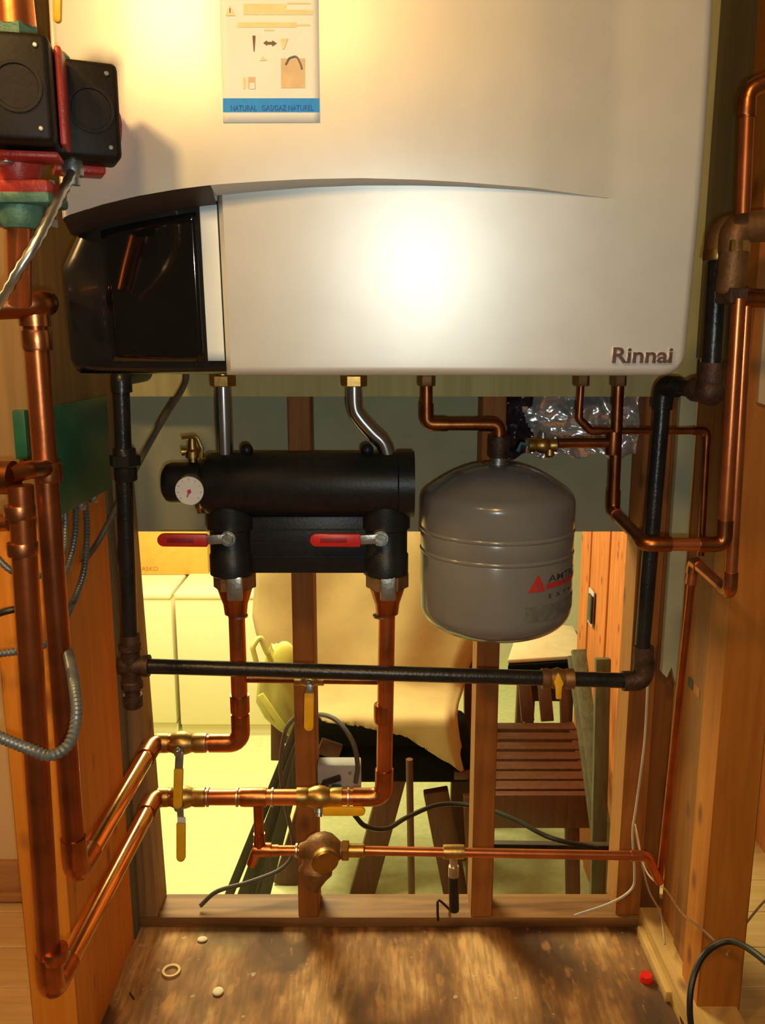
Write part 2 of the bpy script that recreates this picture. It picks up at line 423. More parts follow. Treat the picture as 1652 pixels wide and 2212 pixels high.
# right side of the closet
wr = thing('wall_right', 'right closet wall of pine studs with plywood and drywall scraps', 'wall', (.48, 1.1, 0), kind='structure')
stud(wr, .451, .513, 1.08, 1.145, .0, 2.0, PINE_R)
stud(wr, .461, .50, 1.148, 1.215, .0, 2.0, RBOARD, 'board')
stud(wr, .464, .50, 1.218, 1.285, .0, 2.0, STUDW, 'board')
ys_ = .461 * F / (1491 - 826) / 1.064; zst = P(1491, 1476, ys_).z
MB().box((.4608, ys_, zst), (.001, .020, .014)).build('stamp', TBLACK, wr)
MB().box((.4608, ys_ - .026, zst - .001), (.001, .024, .014)).build('stamp', STUDW, wr)
zs = P(1450, 1478, 1.286).z
pts = [(.438, zs + .02), (.446, zs + .012), (.452, zs + .03), (.462, zs - .002), (.4635, 2.0), (.438, 2.0)]
MB().prism([V((x, 1.283, z)) for x, z in pts], (0, .013, 0)).build('drywall_strip', DRYS, wr)
MB().box((.457, 1.1775, 1.44), (.008, .195, .98)).build('plywood_panel', PLYS, wr)
zp = P(1625, 890, 1.075).z
MB().prism([V((.461, 1.072, zp + .012)), V((.80, 1.072, zp - .10)), V((.80, 1.072, 2.0)), V((.448, 1.072, 2.0))], (0, .007, 0)).build('drywall_sheet', PEACH, wr)
MB().box((.470, 1.17, .019), (.075, .26, .038)).build('plate', YPINE, wr)
MB().box((.445, 1.205, .010), (.042, .15, .018), bev=.002).build('offcut', YPINE, wr)
hr = MB().box((1.15, 1.66, .9), (1.2, .02, 1.9)).build('wall_right', CREAM)
tag(hr, 'cream wall beyond the right closet studs', 'wall', kind='structure')
b2 = MB().box((1.15, 1.645, .03), (1.2, .014, .06), bev=.003).build('baseboard_right', BASEB)
tag(b2, 'baseboard below the cream wall right of the closet', 'baseboard', kind='structure')

# lower room behind
fw = MB().box((0, 5.1, .25), (4.4, .04, 2.4)).build('wall_far', FARW); tag(fw, 'pale far wall of the lower room', 'wall', kind='structure')
fw2 = MB().box((-1.9, 3.3, .25), (.04, 3.6, 2.4)).build('wall_far', FARW); tag(fw2, 'pale left side wall of the lower room', 'wall', kind='structure')
cl = MB().box((0.1, 3.3, 1.5), (4.4, 3.7, .04)).build('ceiling', FARW); tag(cl, 'plain pale ceiling of the lower room', 'ceiling', kind='structure')
wp = thing('wall_plank', 'cedar plank side wall of the lower room right of the grey tank', 'wall', (.74, 2.5, -.95), kind='structure')
y = 1.46
for k in range(13):
    wd = .125 + .02 * rng.random()
    MB().box((.755 + .006 * (k % 2), y + wd / 2, .2 - .0), (.022, wd - .003, 2.3), bev=.002, seg=1).build('plank', CEDAR, wp)
    y += wd

# ================================================================== BOILER
YB = .846
def px_x(u, v=600): return P(u, v, YB).x
XL, XRt, Z0, ZT = -.2985, .2925, P(800, 812, YB + .004).z, 1.58
arc_px = [(100, 478), (145, 461), (220, 440), (300, 424), (385, 411), (470, 402), (560, 396), (660, 391), (780, 389), (900, 392), (1000, 397), (1150, 408), (1310, 428), (1600, 440)]
arc = [(P(u, v, YB - .012).x, P(u, v, YB - .012).z) for u, v in arc_px]
lip_px = [(100, 15), (300, 17), (470, 17), (660, 13), (800, 11), (1000, 7), (1150, 4.5), (1310, 0), (1600, 0)]
lip = [(P(u, 410, YB).x, d) for u, d in lip_px]
def interp(t, x):
    if x <= t[0][0]: return t[0][1]
    for (a, fa), (b_, fb) in zip(t, t[1:]):
        if x <= b_: return fa + (fb - fa) * (x - a) / (b_ - a)
    return t[-1][1]
def za(x): return interp(arc, x)
def sdep(x): return interp(lip, x) * .00125
def zd(x): return za(x) - interp(lip, x) * .00036
def yd(x, z): return YB + .006 - .042 * x + .11 * x * x - .087 * (z - Z0)
def rnd(x, z):
    """rounded outer edge"""
    r = .007; e = 0.0
    for d in (x - XL, XRt - x, z - zbot(x)):
        if d < r: e += r - math.sqrt(max(0, r * r - (r - d) ** 2))
    return min(e, r)
def zbot(x):
    r = .022; d = x - (XRt - r)
    return Z0 + (r - math.sqrt(max(0, r*r - d*d)) if d > 0 else 0)
def ycov(x, z):
    t = z - za(x); y = yd(x, zd(x)) - sdep(x)
    y += (-.05 * t + .42 * t * t) if t < .12 else (-.05 * .12 + .42 * .0144 + .05 * (t - .12))
    return y + rnd(x, z)
boiler = thing('boiler', 'silver wall hung boiler with curved front and black control panel', 'boiler', (0, 1.1, Z0))
XD = px_x(486)
def cols(x0, x1, n, ends=True):
    c = [x0 + (x1 - x0) * i / n for i in range(n + 1)]
    for d in (.0004, .0015, .0035, .006, .009):
        if ends: c += [x1 - d]
        c += [x0 + d]
    return sorted(set(c))
mb = MB(); C_ = cols(XL, XRt, 70)
rows = []
for k in range(0, 41):
    t = k / 40
    rows.append([V((x, ycov(x, za(x) + (ZT - za(x)) * t ** 1.4), za(x) + (ZT - za(x)) * t ** 1.4)) for x in C_])
mb.grid(rows)
# lip under the cover
CL = [x for x in C_ if sdep(x) > .0003]
mb.grid([[V((x, yd(x, zd(x)) + rnd(x, za(x)), zd(x))) for x in CL if x >= XD - .008], [V((x, ycov(x, za(x)), za(x))) for x in CL if x >= XD - .008]])
hm = MB(); CH = [x for x in CL if x <= XD - .004]
hm.grid([[V((x, yd(x, zd(x)) + .022, zd(x) - .006)) for x in CH], [V((x, yd(x, zd(x)) + .006, zd(x) - .006)) for x in CH], [V((x, ycov(x, za(x)) + .001, za(x) - .0002)) for x in CH]])
hm.build('panel_hood', HOOD, boiler)
# lower right door part of the same cover
CD = [x for x in cols(XD, XRt, 60)]
rows = []
for t in [0, .002, .008, .02, .035, .05] + [.05 + .95 * k / 24 for k in range(1, 25)]:
    r = [V((x, yd(x, zbot(x) + (zd(x) - zbot(x)) * t) + rnd(x, zbot(x) + (zd(x) - zbot(x)) * t) * (1 if x > XD + .015 or t < .3 else .0), zbot(x) + (zd(x) - zbot(x)) * t)) for x in CD]
    z = r[0].z
    rows.append([V((XD - .0075, yd(XD, z) + .020, z)), V((XD - .0055, yd(XD, z) + .008, z))] + r)
mb.grid(rows)
# returns to the case at the bottom and right edge
mb.grid([[V((r_.x, .875, r_.z + .001)) for r_ in rows[0]], rows[0]])
edge = [r[-1] for r in rows]
mb.grid([[V((e.x - .0005, .905, e.z)) for e in edge], edge])
zz = [za(XRt) + (ZT - za(XRt)) * k / 12 for k in range(13)]
mb.grid([[V((XRt - .0005, .905, z)) for z in zz], [V((XRt, ycov(XRt, z), z)) for z in zz]])
zz = [za(XL) + (ZT - za(XL)) * k / 12 for k in range(13)]
mb.grid([[V((XL + .0005, .905, z)) for z in zz], [V((XL, ycov(XL, z), z)) for z in zz]])
mb.grid([[V((x, .905, ZT)) for x in C_], [V((x, ycov(x, ZT), ZT)) for x in C_]])
mb.build('front_cover', SILVER, boiler, ang=28)
MB().box(((XL + XRt) / 2, 1.0955, (Z0 + .004 + ZT) / 2), (XRt - XL - .004, .365, ZT - Z0 - .008), bev=.004).build('case', SILVER, boiler)
# black control panel on the left, below the curve
XS = px_x(423)
mb = MB(); CB = [XL + .0015 + (XD - .004 - XL) * i / 40 for i in range(41)]
def ypan(x, z):
    d = x - XL; e = .012 * math.exp(-d / .008)
    return yd(x, z) + .014 + e
rows = []
for t in [0, .01, .03, .06] + [.06 + .94 * k / 20 for k in range(1, 21)]:
    rr_ = []
    for x in CB:
        z = Z0 + (zd(x) - .003 - Z0) * t; e = .012 * max(0, 1 - t / .05) ** 2
        bulge = .020 * min(1, (1 - t) / .25) * min(1, .75 + t * 2.5)
        xx = x - bulge * max(0, 1 - (x - XL) / .06)
        rr_.append(V((xx, ypan(x, z) + e, z)))
    rows.append(rr_)
mb.grid(rows)
mb.grid([[V((p.x, .89, p.z + .001)) for p in rows[0]], rows[0]])
mb.grid([[V((r[0].x + .004, .925, r[0].z)) for r in rows], [r[0] for r in rows]])
mb.build('control_panel', BLACKP, boiler)
def patch(name, x0, x1, z0f, z1f, off, m, parent, n=14, nz_=14, yf=ypan):
    b_ = MB(); g = []
    for k in range(nz_ + 1):
        row = []
        for i in range(n + 1):
            x = x0 + (x1 - x0) * i / n; a, c = z0f(x), z1f(x); z = a + (c - a) * k / nz_
            row.append(V((x, yf(x, z) - off, z)))
        g.append(row)
    b_.grid(g)
    o = b_.build(name, m, parent)
    md_ = o.modifiers.new('thickness', 'SOLIDIFY'); md_.thickness = off * .9; md_.offset = -1 if False else 0
    return o
zpt = lambda v: (lambda x: P(400, v, YB + .012).z)
patch('display_window', px_x(205), px_x(421), zpt(782), lambda x: zd(x) - .010, .0012, BLACKG, boiler)
patch('accent_strip', px_x(427, 500), XD - .0075, zpt(780), lambda x: zd(x) - .0055, .003, STRIP, boiler)
# raised maker's name
lx, lz = px_x(1322, 770), P(1322, 783, YB).z
lettering('logo', 'Rinnai', .0205, LOGO, lambda s, t, d: V((lx + s, yd(lx + s, lz + t) - .0012 - d, lz + t)), boiler, .0014, .0575, .022)
# instruction label
def surf(u, v, yf):
    Y = YB
    for _ in range(6):
        q = P(u, v, Y); Y = yf(q.x, q.z)
    return P(u, v, Y)
lab = patch('label', surf(480, 200, ycov).x, surf(690, 200, ycov).x, lambda x: surf(585, 265, ycov).z, lambda x: surf(585, -60, ycov).z, .0006, WHITE, boiler, yf=ycov)
def lp(u, v, off=.0012):
    q = surf(u, v, ycov); return V((q.x, ycov(q.x, q.z) - off, q.z))
def lpatch(name, u0, v0, u1, v1, m, off=.0012):
    b_ = MB(); b_.grid([[lp(u0 + (u1 - u0) * i / 10, v, off) for i in range(11)] for v in (v1, (v0 + v1) / 2, v0)]); return b_.build(name, m, lab)
lpatch('blue_band', 482, 213, 690, 243, BLUE)
def ltext(body, u, v, h, width, m, off=.0016):
    o = lp(u, v); lettering('print', body, h, m, lambda s, t, d: lp_at(o.x + s, o.z + t, off), lab, 0, width)
def lp_at(x, z, off): return V((x, ycov(x, z) - off, z))
px = .00041
ltext('NATURAL   GAS/GAZ NATUREL', 499, 240, .0065, 178 * px, NAVY)
lpatch('print_block', 526, 9, 618, 33, FAINT); lpatch('print_block', 618, 22, 676, 33, FAINT); lpatch('print_block', 512, 49, 640, 60, FAINT)
for v_, u0, u1 in ((8, 620, 672), (55, 640, 670), (66, 570, 592)): lpatch('print_line', u0, v_ - 2, u1, v_ + 2, FAINT)
b_ = MB(); b_.prism([lp(487, 35), lp(509, 35), lp(497, 12)], (0, -.0003, 0)); b_.build('warning_triangle', FAINT, lab)
lpatch('exclamation_mark', 496.3, 19, 498.3, 29, INK, .0018)
b_ = MB(); b_.prism([lp(545.5, 78), lp(552, 78), lp(550, 112), lp(548, 112)], (0, -.0003, 0)); b_.build('exclamation_mark', INK, lab)
b_ = MB(); b_.prism([lp(569, 94), lp(577, 88), lp(577, 91.5), lp(588, 91.5), lp(588, 88), lp(598, 94.5), lp(588, 101), lp(588, 97), lp(577, 97), lp(577, 100)], (0, -.0003, 0)); b_.build('arrow_print', INK, lab)
b_ = MB(); b_.prism([lp(606, 86), lp(613, 84), lp(622, 84), lp(618, 96), lp(614, 107), lp(609, 107)], (0, -.0003, 0)); b_.build('pictogram', FAINT, lab)
lpatch('pictogram', 607, 127, 659, 191, FAINT2)
b_ = MB(); b_.tube(fillet([lp(617, 141, .0016), lp(624, 127, .0016), lp(641, 121, .0016), lp(650, 142, .0016), lp(652, 150, .0016)], .004), .0008, 6); b_.build('pictogram', TGREY, lab)
lpatch('pictogram', 525, 168, 531, 193, FAINT); lpatch('pictogram', 536, 167, 552, 193, FAINT2, .001); lpatch('pictogram', 540, 180, 551, 193, WHITE, .0016)
b_ = MB(); b_.prism([lp(561, 132), lp(568, 122), lp(577, 131)], (0, -.0003, 0)); b_.build('pictogram', FAINT, lab)

# ================================================================== PIPE HELPERS
def hexnut(b, c, axis, r, h): b.lathe([(-h/2, r*.94), (-h/2+.001, r), (h/2-.001, r), (h/2, r*.94)], c, axis, 6); return b
def run(parent, pts, r, m, fit=None, bend=None, mats=None, name='pipe', seg=14):
    """a soldered pipe run: one pipe for each straight piece, an elbow at every corner"""
    pts = [V(p) for p in pts]; bend = bend or r * 2.0; n_ = len(pts); trim = [0.0] * n_
    for i in range(1, n_ - 1):
        d1 = (pts[i-1] - pts[i]); d2 = (pts[i+1] - pts[i]); ang = d1.angle(d2)
        t = min(bend / math.tan(ang / 2), d1.length * .45, d2.length * .45); trim[i] = t
        L1, L2 = min(t + r * 2.2, d1.length * .5), min(t + r * 2.2, d2.length * .5)
        d1.normalize(); d2.normalize()
        MB().tube(fillet([pts[i] + d1 * L1, pts[i], pts[i] + d2 * L2], bend), r * 1.16, seg).build('elbow', fit or m, parent)
    for i in range(n_ - 1):
        d = (pts[i+1] - pts[i]).normalized()
        MB().tube([pts[i] + d * trim[i], pts[i+1] - d * trim[i+1]], r, seg).build(name, mats[i] if mats else m, parent)
def coupling(parent, c, axis, r, h, m, name='coupling'):
    return MB().lathe([(-h/2, r), (-h/2, r*1.16), (-h/2+h*.12, r*1.2), (h/2-h*.12, r*1.2), (h/2, r*1.16), (h/2, r)], c, axis, 16).build(name, m, parent)
def ring(parent, c, axis, r): return MB().lathe([(-.002, r*1.02), (-.0012, r*1.2), (.0012, r*1.2), (.002, r*1.02)], c, axis, 16).build('solder_ring', SOLDER, parent)
def lever(parent, pts, wd, th, m, normal=(0, -1, 0), name='handle'):
    """rounded flat grip along pts[0] -> pts[-1]"""
    a, b_ = V(pts[0]), V(pts[-1]); z = (b_ - a).normalized(); nrm = V(normal); nrm = (nrm - z * nrm.dot(z)).normalized(); x = z.cross(nrm)
    L = (b_ - a).length; o = [a + x * wd/2, a - x * wd/2]
    n = 8; e = b_ - z * wd/2
    o += [e + (-x * math.cos(math.pi*k/n) + z * math.sin(math.pi*k/n)) * wd/2 for k in range(n + 1)]
    return MB().prism([p - nrm * th/2 for p in o], nrm * th, bev=th * .22).build(name, m, parent)
def ball_valve(parent, c, axis, r, L, stem, m=None, name='ball_valve'):
    """brass body with hex ends and a packing nut towards 'stem'"""
    m = m or BRASS; axis = V(axis).normalized(); c = V(c)
    b_ = MB(); b_.lathe([(-L/2, r*1.0), (-L/2, r*1.22), (-L*.30, r*1.22), (-L*.24, r*1.1), (-L*.12, r*1.38), (0, r*1.5), (L*.12, r*1.38), (L*.24, r*1.1), (L*.30, r*1.22), (L/2, r*1.22), (L/2, r)], c, axis, 18)
    o = b_.build(name, m, parent)
    s = V(stem).normalized()
    MB().lathe([(r*1.2, r*.62), (r*1.9, r*.62), (r*1.9, r*.42), (r*2.35, r*.42)], c, s, 10).build('stem', STEEL_DULL, o)
    return o

RC = .0112            # 3/4 inch copper
# ================================================================== LOW LOSS HEADER
YH = 1.12
hd = thing('hydraulic_header', 'black insulated hydraulic header with red valve handles below the boiler', 'header', P(650, 1240, YH))
hz = P(650, 1046, YH).z; hx0, hx1 = P(437, 1046, YH).x, P(894, 1046, YH).x
b = MB(); b.lathe([(0, .030), (.004, .036), (.012, .0415), (hx1-hx0-.022, .0415), (hx1-hx0-.020, .0435), (hx1-hx0, .0435)], (hx0, YH, hz), (1, 0, 0), 32)
b.build('insulation_shell', INSUL, hd)
ex = P(354, 1042, YH).x
MB().lathe([(0, .018), (.004, .024), (.011, .0268), (hx0 - ex + .012, .0268)], (ex, YH, hz + .002), (1, 0, 0), 24).build('end_cap', INSUL, hd)
legs = []
for u in (501, 833):
    p = P(u, 1180, YH); zt = hz - .02; z0 = P(u, 1240, YH).z
    MB().lathe([(0, .0275), (.002, .0300), (.028, .0300), (.030, .0285), (.062, .0285), (.064, .0320), (zt - z0, .0320)], (p.x, YH, z0), (0, 0, 1), 24).build('valve_shell', INSUL, hd)
    legs.append(p.x)
pz0, pz1 = P(660, 1226, YH + .02).z, P(660, 1105, YH + .02).z
b = MB().box(((legs[0]+legs[1])/2, YH + .012, (pz0+pz1)/2), (legs[1]-legs[0] - .04, .045, pz1-pz0), bev=.003)
b.build('bracket_panel', INSUL, hd)
for v_ in (1140, 1168, 1198):
    MB().box(((legs[0]+legs[1])/2, YH - .0112, P(660, v_, YH).z), (legs[1]-legs[0]-.06, .002, .0018)).build('panel_rib', INSUL, hd)
for u, v_ in ((533, 966), (793, 966)):
    MB().sphere(P(u, v_ + 6, YH), .0085).build('lifting_lug', INSUL, hd)
# unions under the legs
for i, u in enumerate((508, 829)):
    x = legs[i] + .002; z = P(u, 1240, YH).z
    hexnut(b := MB(), V((x, YH, z - .008)), (0, 0, 1), .0285, .021); un = b.build('union_nut', BRONZE, hd)
    MB().lathe([(0, .0235), (.010, .0205), (.022, .0165), (.036, .0150)], (x, YH, z - .019), (0, 0, -1), 18).build('union_tail', COPPER_FIT, hd)
    MB().box((x + (.001 if i else .004), YH - .0255, z - .013), (.021, .006, .034), bev=.003).build('tag', STEEL_DULL, hd)
# red lever handles
for (u0, u1, up, v_) in ((448, 340, 492, 1167), (779, 669, 822, 1167)):
    yy = YH - .044
    a, e, piv = P(u0, v_, yy), P(u1, v_ - 1, yy), P(up, v_ - 3, yy)
    g = lever(hd, [a, e], .0168, .008, REDV)
    MB().box(V(((a.x + e.x) / 2 - .002, yy - .004, e.z)), (.034, .0006, .0062), bev=.0002).build('grip_inlay', REDDK, g)
    MB().bar(a + V((-.006, .001, 0)), piv, .012, .003, side=(0, 0, 1), bev=.0008).build('lever_arm', STEEL_DULL, hd)
    hexnut(b := MB(), piv + V((0, -.002, 0)), (0, 1, 0), .0075, .008); b.lathe([(0, .010), (.022, .010)], piv, (0, 1, 0), 12); b.build('stem_nut', STEEL_DULL, hd)
# thermometer, air vent, drain cock
gc = P(409, 1060, YH - .040)
MB().lathe([(0, .0175), (.006, .0195), (.020, .0195), (.020, .006), (.03, .006)], gc, (0, 1, 0), 28).build('gauge_case', STEEL_DULL, hd)
ga = MB().lathe([(0, .0178), (.001, .0182)], gc + V((0, -.0008, 0)), (0, 1, 0), 28).build('gauge_dial', WHITEGA, hd)
MB().lathe([(0, .0026), (.0015, .0026)], gc + V((0, -.0022, -.001)), (0, 1, 0), 12).build('needle_hub', PINK, ga)
MB().bar(gc + V((-.003, -.0018, -.008)), gc + V((.001, -.0018, .002)), .0016, .0006, side=(1, 0, 0)).build('needle', PINK, ga)
for k in range(9):
    an = R(220 - k * 32.5); d = V((math.cos(an), 0, math.sin(an)))
    MB().bar(gc + d * .0132 + V((0, -.0013, 0)), gc + d * .0158 + V((0, -.0013, 0)), .0007, .0004, side=(0, 1, 0)).build('tick', TGREY, ga)
ap = P(417, 998, YH)
av = MB().lathe([(0, .006), (.006, .006), (.006, .0095), (.014, .0095), (.017, .006), (.028, .0045), (.031, .0045)], ap, (0, 0, 1), 14).build('air_vent', BRASS, hd)
MB().tube(fillet([ap + V((-.013, 0, .031)), ap + V((.006, 0, .033)), ap + V((.012, 0, .018)), ap + V((.011, 0, .004))], .006), .0026, 8).build('vent_lever', BRASS, av)
MB().lathe([(0, .004), (.010, .004), (.010, .0055), (.014, .0055)], ap + V((0, 0, .014)), (-1, -.2, 0), 10).build('vent_outlet', BRASS, av)
dp = P(433, 1086, YH)
MB().lathe([(0, .007), (.006, .0075), (.009, .005), (.014, .005)], dp, (0, 0, -1), 8).build('drain_cock', BRASS, hd)

# stainless connectors from the boiler to the header
ys = YH
def union(parent, u, y, m=BRASS, r=.0165):
    x = P(u, 836, y).x; zt = Z0 + .004; b_ = MB()
    b_.lathe([(0, r*.62), (.006, r*.62), (.006, r*.85), (.009, r*.9), (.013, r*.62), (.015, r*.62)], (x, y, zt), (0, 0, -1), 18)
    hexnut(b_, V((x, y, zt - .0225)), (0, 0, 1), r, .014); hexnut(b_, V((x, y, zt - .0035)), (0, 0, 1), r*.96, .007)
    b_.build('union', m, parent); return V((x, y, zt - .0295))
s1 = thing('connector_pipe', 'straight stainless connector pipe between boiler and black header', 'pipe', P(484, 985, YH), 'stainless connectors')
p = union(s1, 482, ys)
MB().tube([p, P(487, 992, ys)], .0108, 18).build('pipe', STEEL, s1)
s2 = thing('connector_pipe', 'bent stainless connector pipe between boiler and black header', 'pipe', P(838, 985, YH), 'stainless connectors')
p = union(s2, 765, ys)
MB().tube(smooth_path([p, P(767, 880, ys), P(778, 903, ys), P(806, 935, ys), P(829, 958, ys), P(840, 992, ys)], 7), .0108, 18).build('pipe', STEEL, s2)

# ================================================================== COPPER SUPPLY AND RETURN
YC = 1.125
ret = thing('return_pipe', 'copper return pipe from left header leg to left riser', 'pipe', P(515, 1600, YC), 'soldered copper heating pipes')
sup = thing('supply_pipe', 'copper supply pipe from right header leg along lower run', 'pipe', P(828, 1720, YC), 'soldered copper heating pipes')
# heights of the two lower runs and the risers in front on the left
zu, zl = P(440, 1605, YC).z, P(600, 1722, YC).z
lx0, lx1 = legs[0] + .003, legs[1] + .002
YA, YBp = .752, .822
cA = V((-.330, YA, zl)); cB = V((-.3235, YBp, zu))
xc1 = P(333, 1605, YC).x; xc2 = P(335, 1716, YC).x
run(ret, [V((lx0, YH, P(510, 1292, YH).z)), V((P(519, 1560, YC).x, YC, zu)), V((xc1, YC, zu)), V((cB.x, cB.y, zu)), V((P(75, 690, YBp).x, YBp + .0, P(75, 690, YBp).z))], RC, COPPER, COPPER_FIT, bend=RC * 1.7, mats=[COPPER, COPPER, COPPER_B, COPPER_D])
run(sup, [V((lx1, YH, P(826, 1296, YH).z)), V((P(829, 1690, YC).x, YC, zl)), V((xc2, YC, zl)), V((cA.x, cA.y, zl)), V((P(40, 1050, YA).x, YA + .004, P(40, 1050, YA).z))], RC, COPPER, COPPER_FIT, bend=RC * 1.7, mats=[COPPER, COPPER, COPPER_B, COPPER_D])
# ball valves on the two runs
v1 = ball_valve(ret, V((P(392, 1605, YC).x, YC, zu)), (1, 0, 0), RC, .066, (0, -1, -.15))
pz = P(388, 1624, YC - .022)
MB().bar(pz, P(386, 1664, YC - .024), .011, .003, side=(1, 0, 0), bev=.0008).build('lever_arm', STEEL_DULL, v1)
lever(v1, [P(386, 1660, YC - .024), P(384, 1746, YC - .03)], .0125, .007, YELLOWV)
v2 = ball_valve(sup, V((P(392, 1720, YC).x, YC, zl)), (1, 0, 0), RC, .066, (0, -1, -.15))
MB().bar(P(389, 1745, YC - .020), P(391, 1782, YC - .020), .009, .003, side=(1, 0, 0), bev=.0008).build('lever_arm', STEEL_DULL, v2)
lever(v2, [P(391, 1777, YC - .020), P(391, 1860, YC - .022)], .0125, .007, YELLOWV)
MB().box(P(392, 1771, YC - .022), (.011, .004, .008), bev=.001).build('sleeve', WHITE, v2)
v3 = ball_valve(sup, V((P(690, 1722, YC).x, YC, zl)), (1, 0, 0), RC, .064, (0, -.6, -1))
MB().bar(P(680, 1748, YC - .012), P(702, 1752, YC - .012), .008, .004, side=(0, 0, 1), bev=.0008).build('lever_arm', STEEL_DULL, v3)
lever(v3, [P(697, 1752, YC - .012), P(789, 1752, YC - .014)], .0125, .007, YELLOWV)
for u, zz_, t in ((448, zu, ret), (448, zl, sup), (512, zl, sup), (588, zl, sup), (752, zl, sup)):
    ring(t, V((P(u, 1700, YC).x, YC, zz_)), (1, 0, 0), RC)
for v_, t, u in ((1520, ret, 518), (1330, ret, 514), (1330, sup, 826), (1540, sup, 828)):
    ring(t, P(u, v_, YC - .002), (0, 0, 1), RC) if v_ < 1400 else coupling(t, P(u, v_, YC - .001), (0, 0, 1), RC, .026, COPPER_FIT)
coupling(sup, V((P(548, 1720, YC).x, YC, zl)), (1, 0, 0), RC, .036, COPPER_FIT, 'tee')
for v_ in (735, 1020):
    q = P(80 + (v_ - 735) * .083, v_, YBp); coupling(ret, V((q.x, YBp, q.z)), (0, 0, 1), RC, .018, COPPER_FIT)
coupling(sup, V((P(118, 2060, YA).x, YA, P(118, 2060, YA).z)), (0, 0, 1), RC, .012, COPPER_FIT)
for v_ in (1105, 1185):
    q = P(43 + (v_ - 1105) * .073, v_, YA + .004); coupling(sup, q, (0, 0, 1), RC, .012, COPPER_FIT)
# thin bypass between the two legs with its own valve
bx = thing('bypass_pipe', 'thin copper bypass with yellow lever between the two header drops', 'pipe', P(668, 1472, YC))
zc = P(668, 1468, YC).z
run(bx, [V((P(519, 1468, YC).x + .008, YC, zc + .002)), V((P(828, 1470, YC).x - .008, YC, zc - .001))], .0062, COPPER_OLD)
v4 = ball_valve(bx, V((P(668, 1470, YC).x, YC, zc)), (1, 0, 0), .0068, .040, (0, -1, 0))
MB().bar(P(668, 1478, YC - .016), P(668, 1502, YC - .018), .008, .003, side=(1, 0, 0), bev=.0008).build('lever_arm', STEEL_DULL, v4)
lever(v4, [P(668, 1497, YC - .018), P(667, 1578, YC - .020)], .0130, .007, YELLOWV)

# ================================================================== COLD FEED LINE
fd = thing('feed_line', 'thin copper feed line with brass pressure reducer along the bottom', 'pipe', P(700, 1870, YC), )
RF = .0066; zf = P(690, 1837, YC).z; xt = P(559, 1780, YC).x
run(fd, [V((xt, YC, zl - .010)), V((xt, YC, zf)), V((P(668, 1837, YC).x, YC, zf))], .0072, COPPER_FIT, COPPER_FIT, bend=.011)
coupling(fd, V((xt + .004, YC, zf + .001)), (1, 0, 0), .0085, .026, COPPER_FIT, 'tee')
MB().tube([V((xt - .005, YC, zf)), V((xt - .014, YC + .01, zf - .028))], .0072, 12).build('drain_stub', COPPER_FIT, fd)
q = V((P(692, 1838, YC).x, YC, zf))
prv = MB().lathe([(-.030, .010), (-.022, .013), (-.016, .0195), (-.006, .0245), (.006, .0262), (.016, .0235), (.024, .017), (.029, .012), (.034, .012)], q, (1, 0, 0), 24).build('pressure_reducer', BRONZE, fd)
MB().lathe([(0, .020), (.012, .021), (.016, .024), (.022, .024), (.030, .017), (.040, .011), (.047, .008)], q + V((-.004, -.004, -.008)), V((-.15, -.45, -1)), 20).build('spring_bell', BRONZE, prv)
MB().lathe([(0, .0155), (.004, .019), (.012, .0195), (.015, .017)], q + V((.006, -.018, .002)), V((.25, -1, -.1)), 20).build('cover_cap', BRASS, prv)
ring(fd, q + V((-.034, 0, 0)), (1, 0, 0), .0085)
hexnut(b := MB(), V((P(746, 1837, YC).x, YC, zf)), (1, 0, 0), .0155, .010); b.lathe([(-.012, .010), (.026, .0098), (.028, .008)], V((P(746, 1837, YC).x, YC, zf)), (1, 0, 0), 14); b.build('union', BRASS, fd)
e1 = V((P(1397, 1849, YC).x, YC, P(1397, 1849, YC).z))
pv = P(1424, 1905, YC + .02)
run(fd, [V((P(762, 1838, YC).x, YC, zf)), e1, pv + V((0, 0, .0)), ], RF, COPPER, COPPER, bend=.014)
q = P(980, 1839, YC); q.z = zf + (e1.z - zf) * (q.x - .0) / (e1.x - .0) if False else P(980, 1840, YC).z
coupling(fd, q, (1, 0, 0), RF + .002, .030, BRASS, 'tee')
hb = MB().lathe([(0, .008), (.008, .008), (.010, .0055), (.022, .0055), (.022, .0075), (.038, .0075)], q, (0, -.05, -1), 12).build('drain_valve', SOLDER, fd)
MB().tube([q + V((0, -.002, -.036)), q + V((.001, -.003, -.070)), q + V((.002, -.002, -.093))], .0072, 10).build('hose', CABLEB, hb)
coupling(fd, P(660, 1836, YC), (1, 0, 0), .0075, .010, SOLDER)

# ================================================================== GAS LINE
YG = 1.075; RG = .0100
gas = thing('gas_pipe', 'black iron gas pipe looping under the boiler with yellow shutoff', 'pipe', P(300, 1470, YG))
gl0, gl1 = P(262, 828, YG + .015), P(284, 1437, YG + .005)
zg0 = P(285, 1438, YG).z
xgl = P(283, 1437, YG).x; xgr = P(1381, 1471, YG).x; zgr = P(1381, 1471, YG).z
MB().tube([V((xgl, YG, zg0)), V((xgr, YG, zgr))], RG, 16).build('pipe', IRON, gas)
MB().tube([V((xgl, YG, zg0)), V((P(262, 840, YG).x, YG, P(262, 840, YG).z))], RG, 16).build('pipe', IRON, gas)
top = V((P(262, 826, YG).x, YG, Z0 - .010))
MB().tube(fillet([top + V((0, 0, -.02)), top, top + V((.0, .10, .0))], .014), RG * 1.28, 16).build('elbow', IRON, gas)
MB().lathe([(0, .012), (.004, .014), (.02, .014), (.024, .012)], top + V((0, .07, 0)), (.25, 0, 1), 12).build('gas_inlet', IRON, gas)
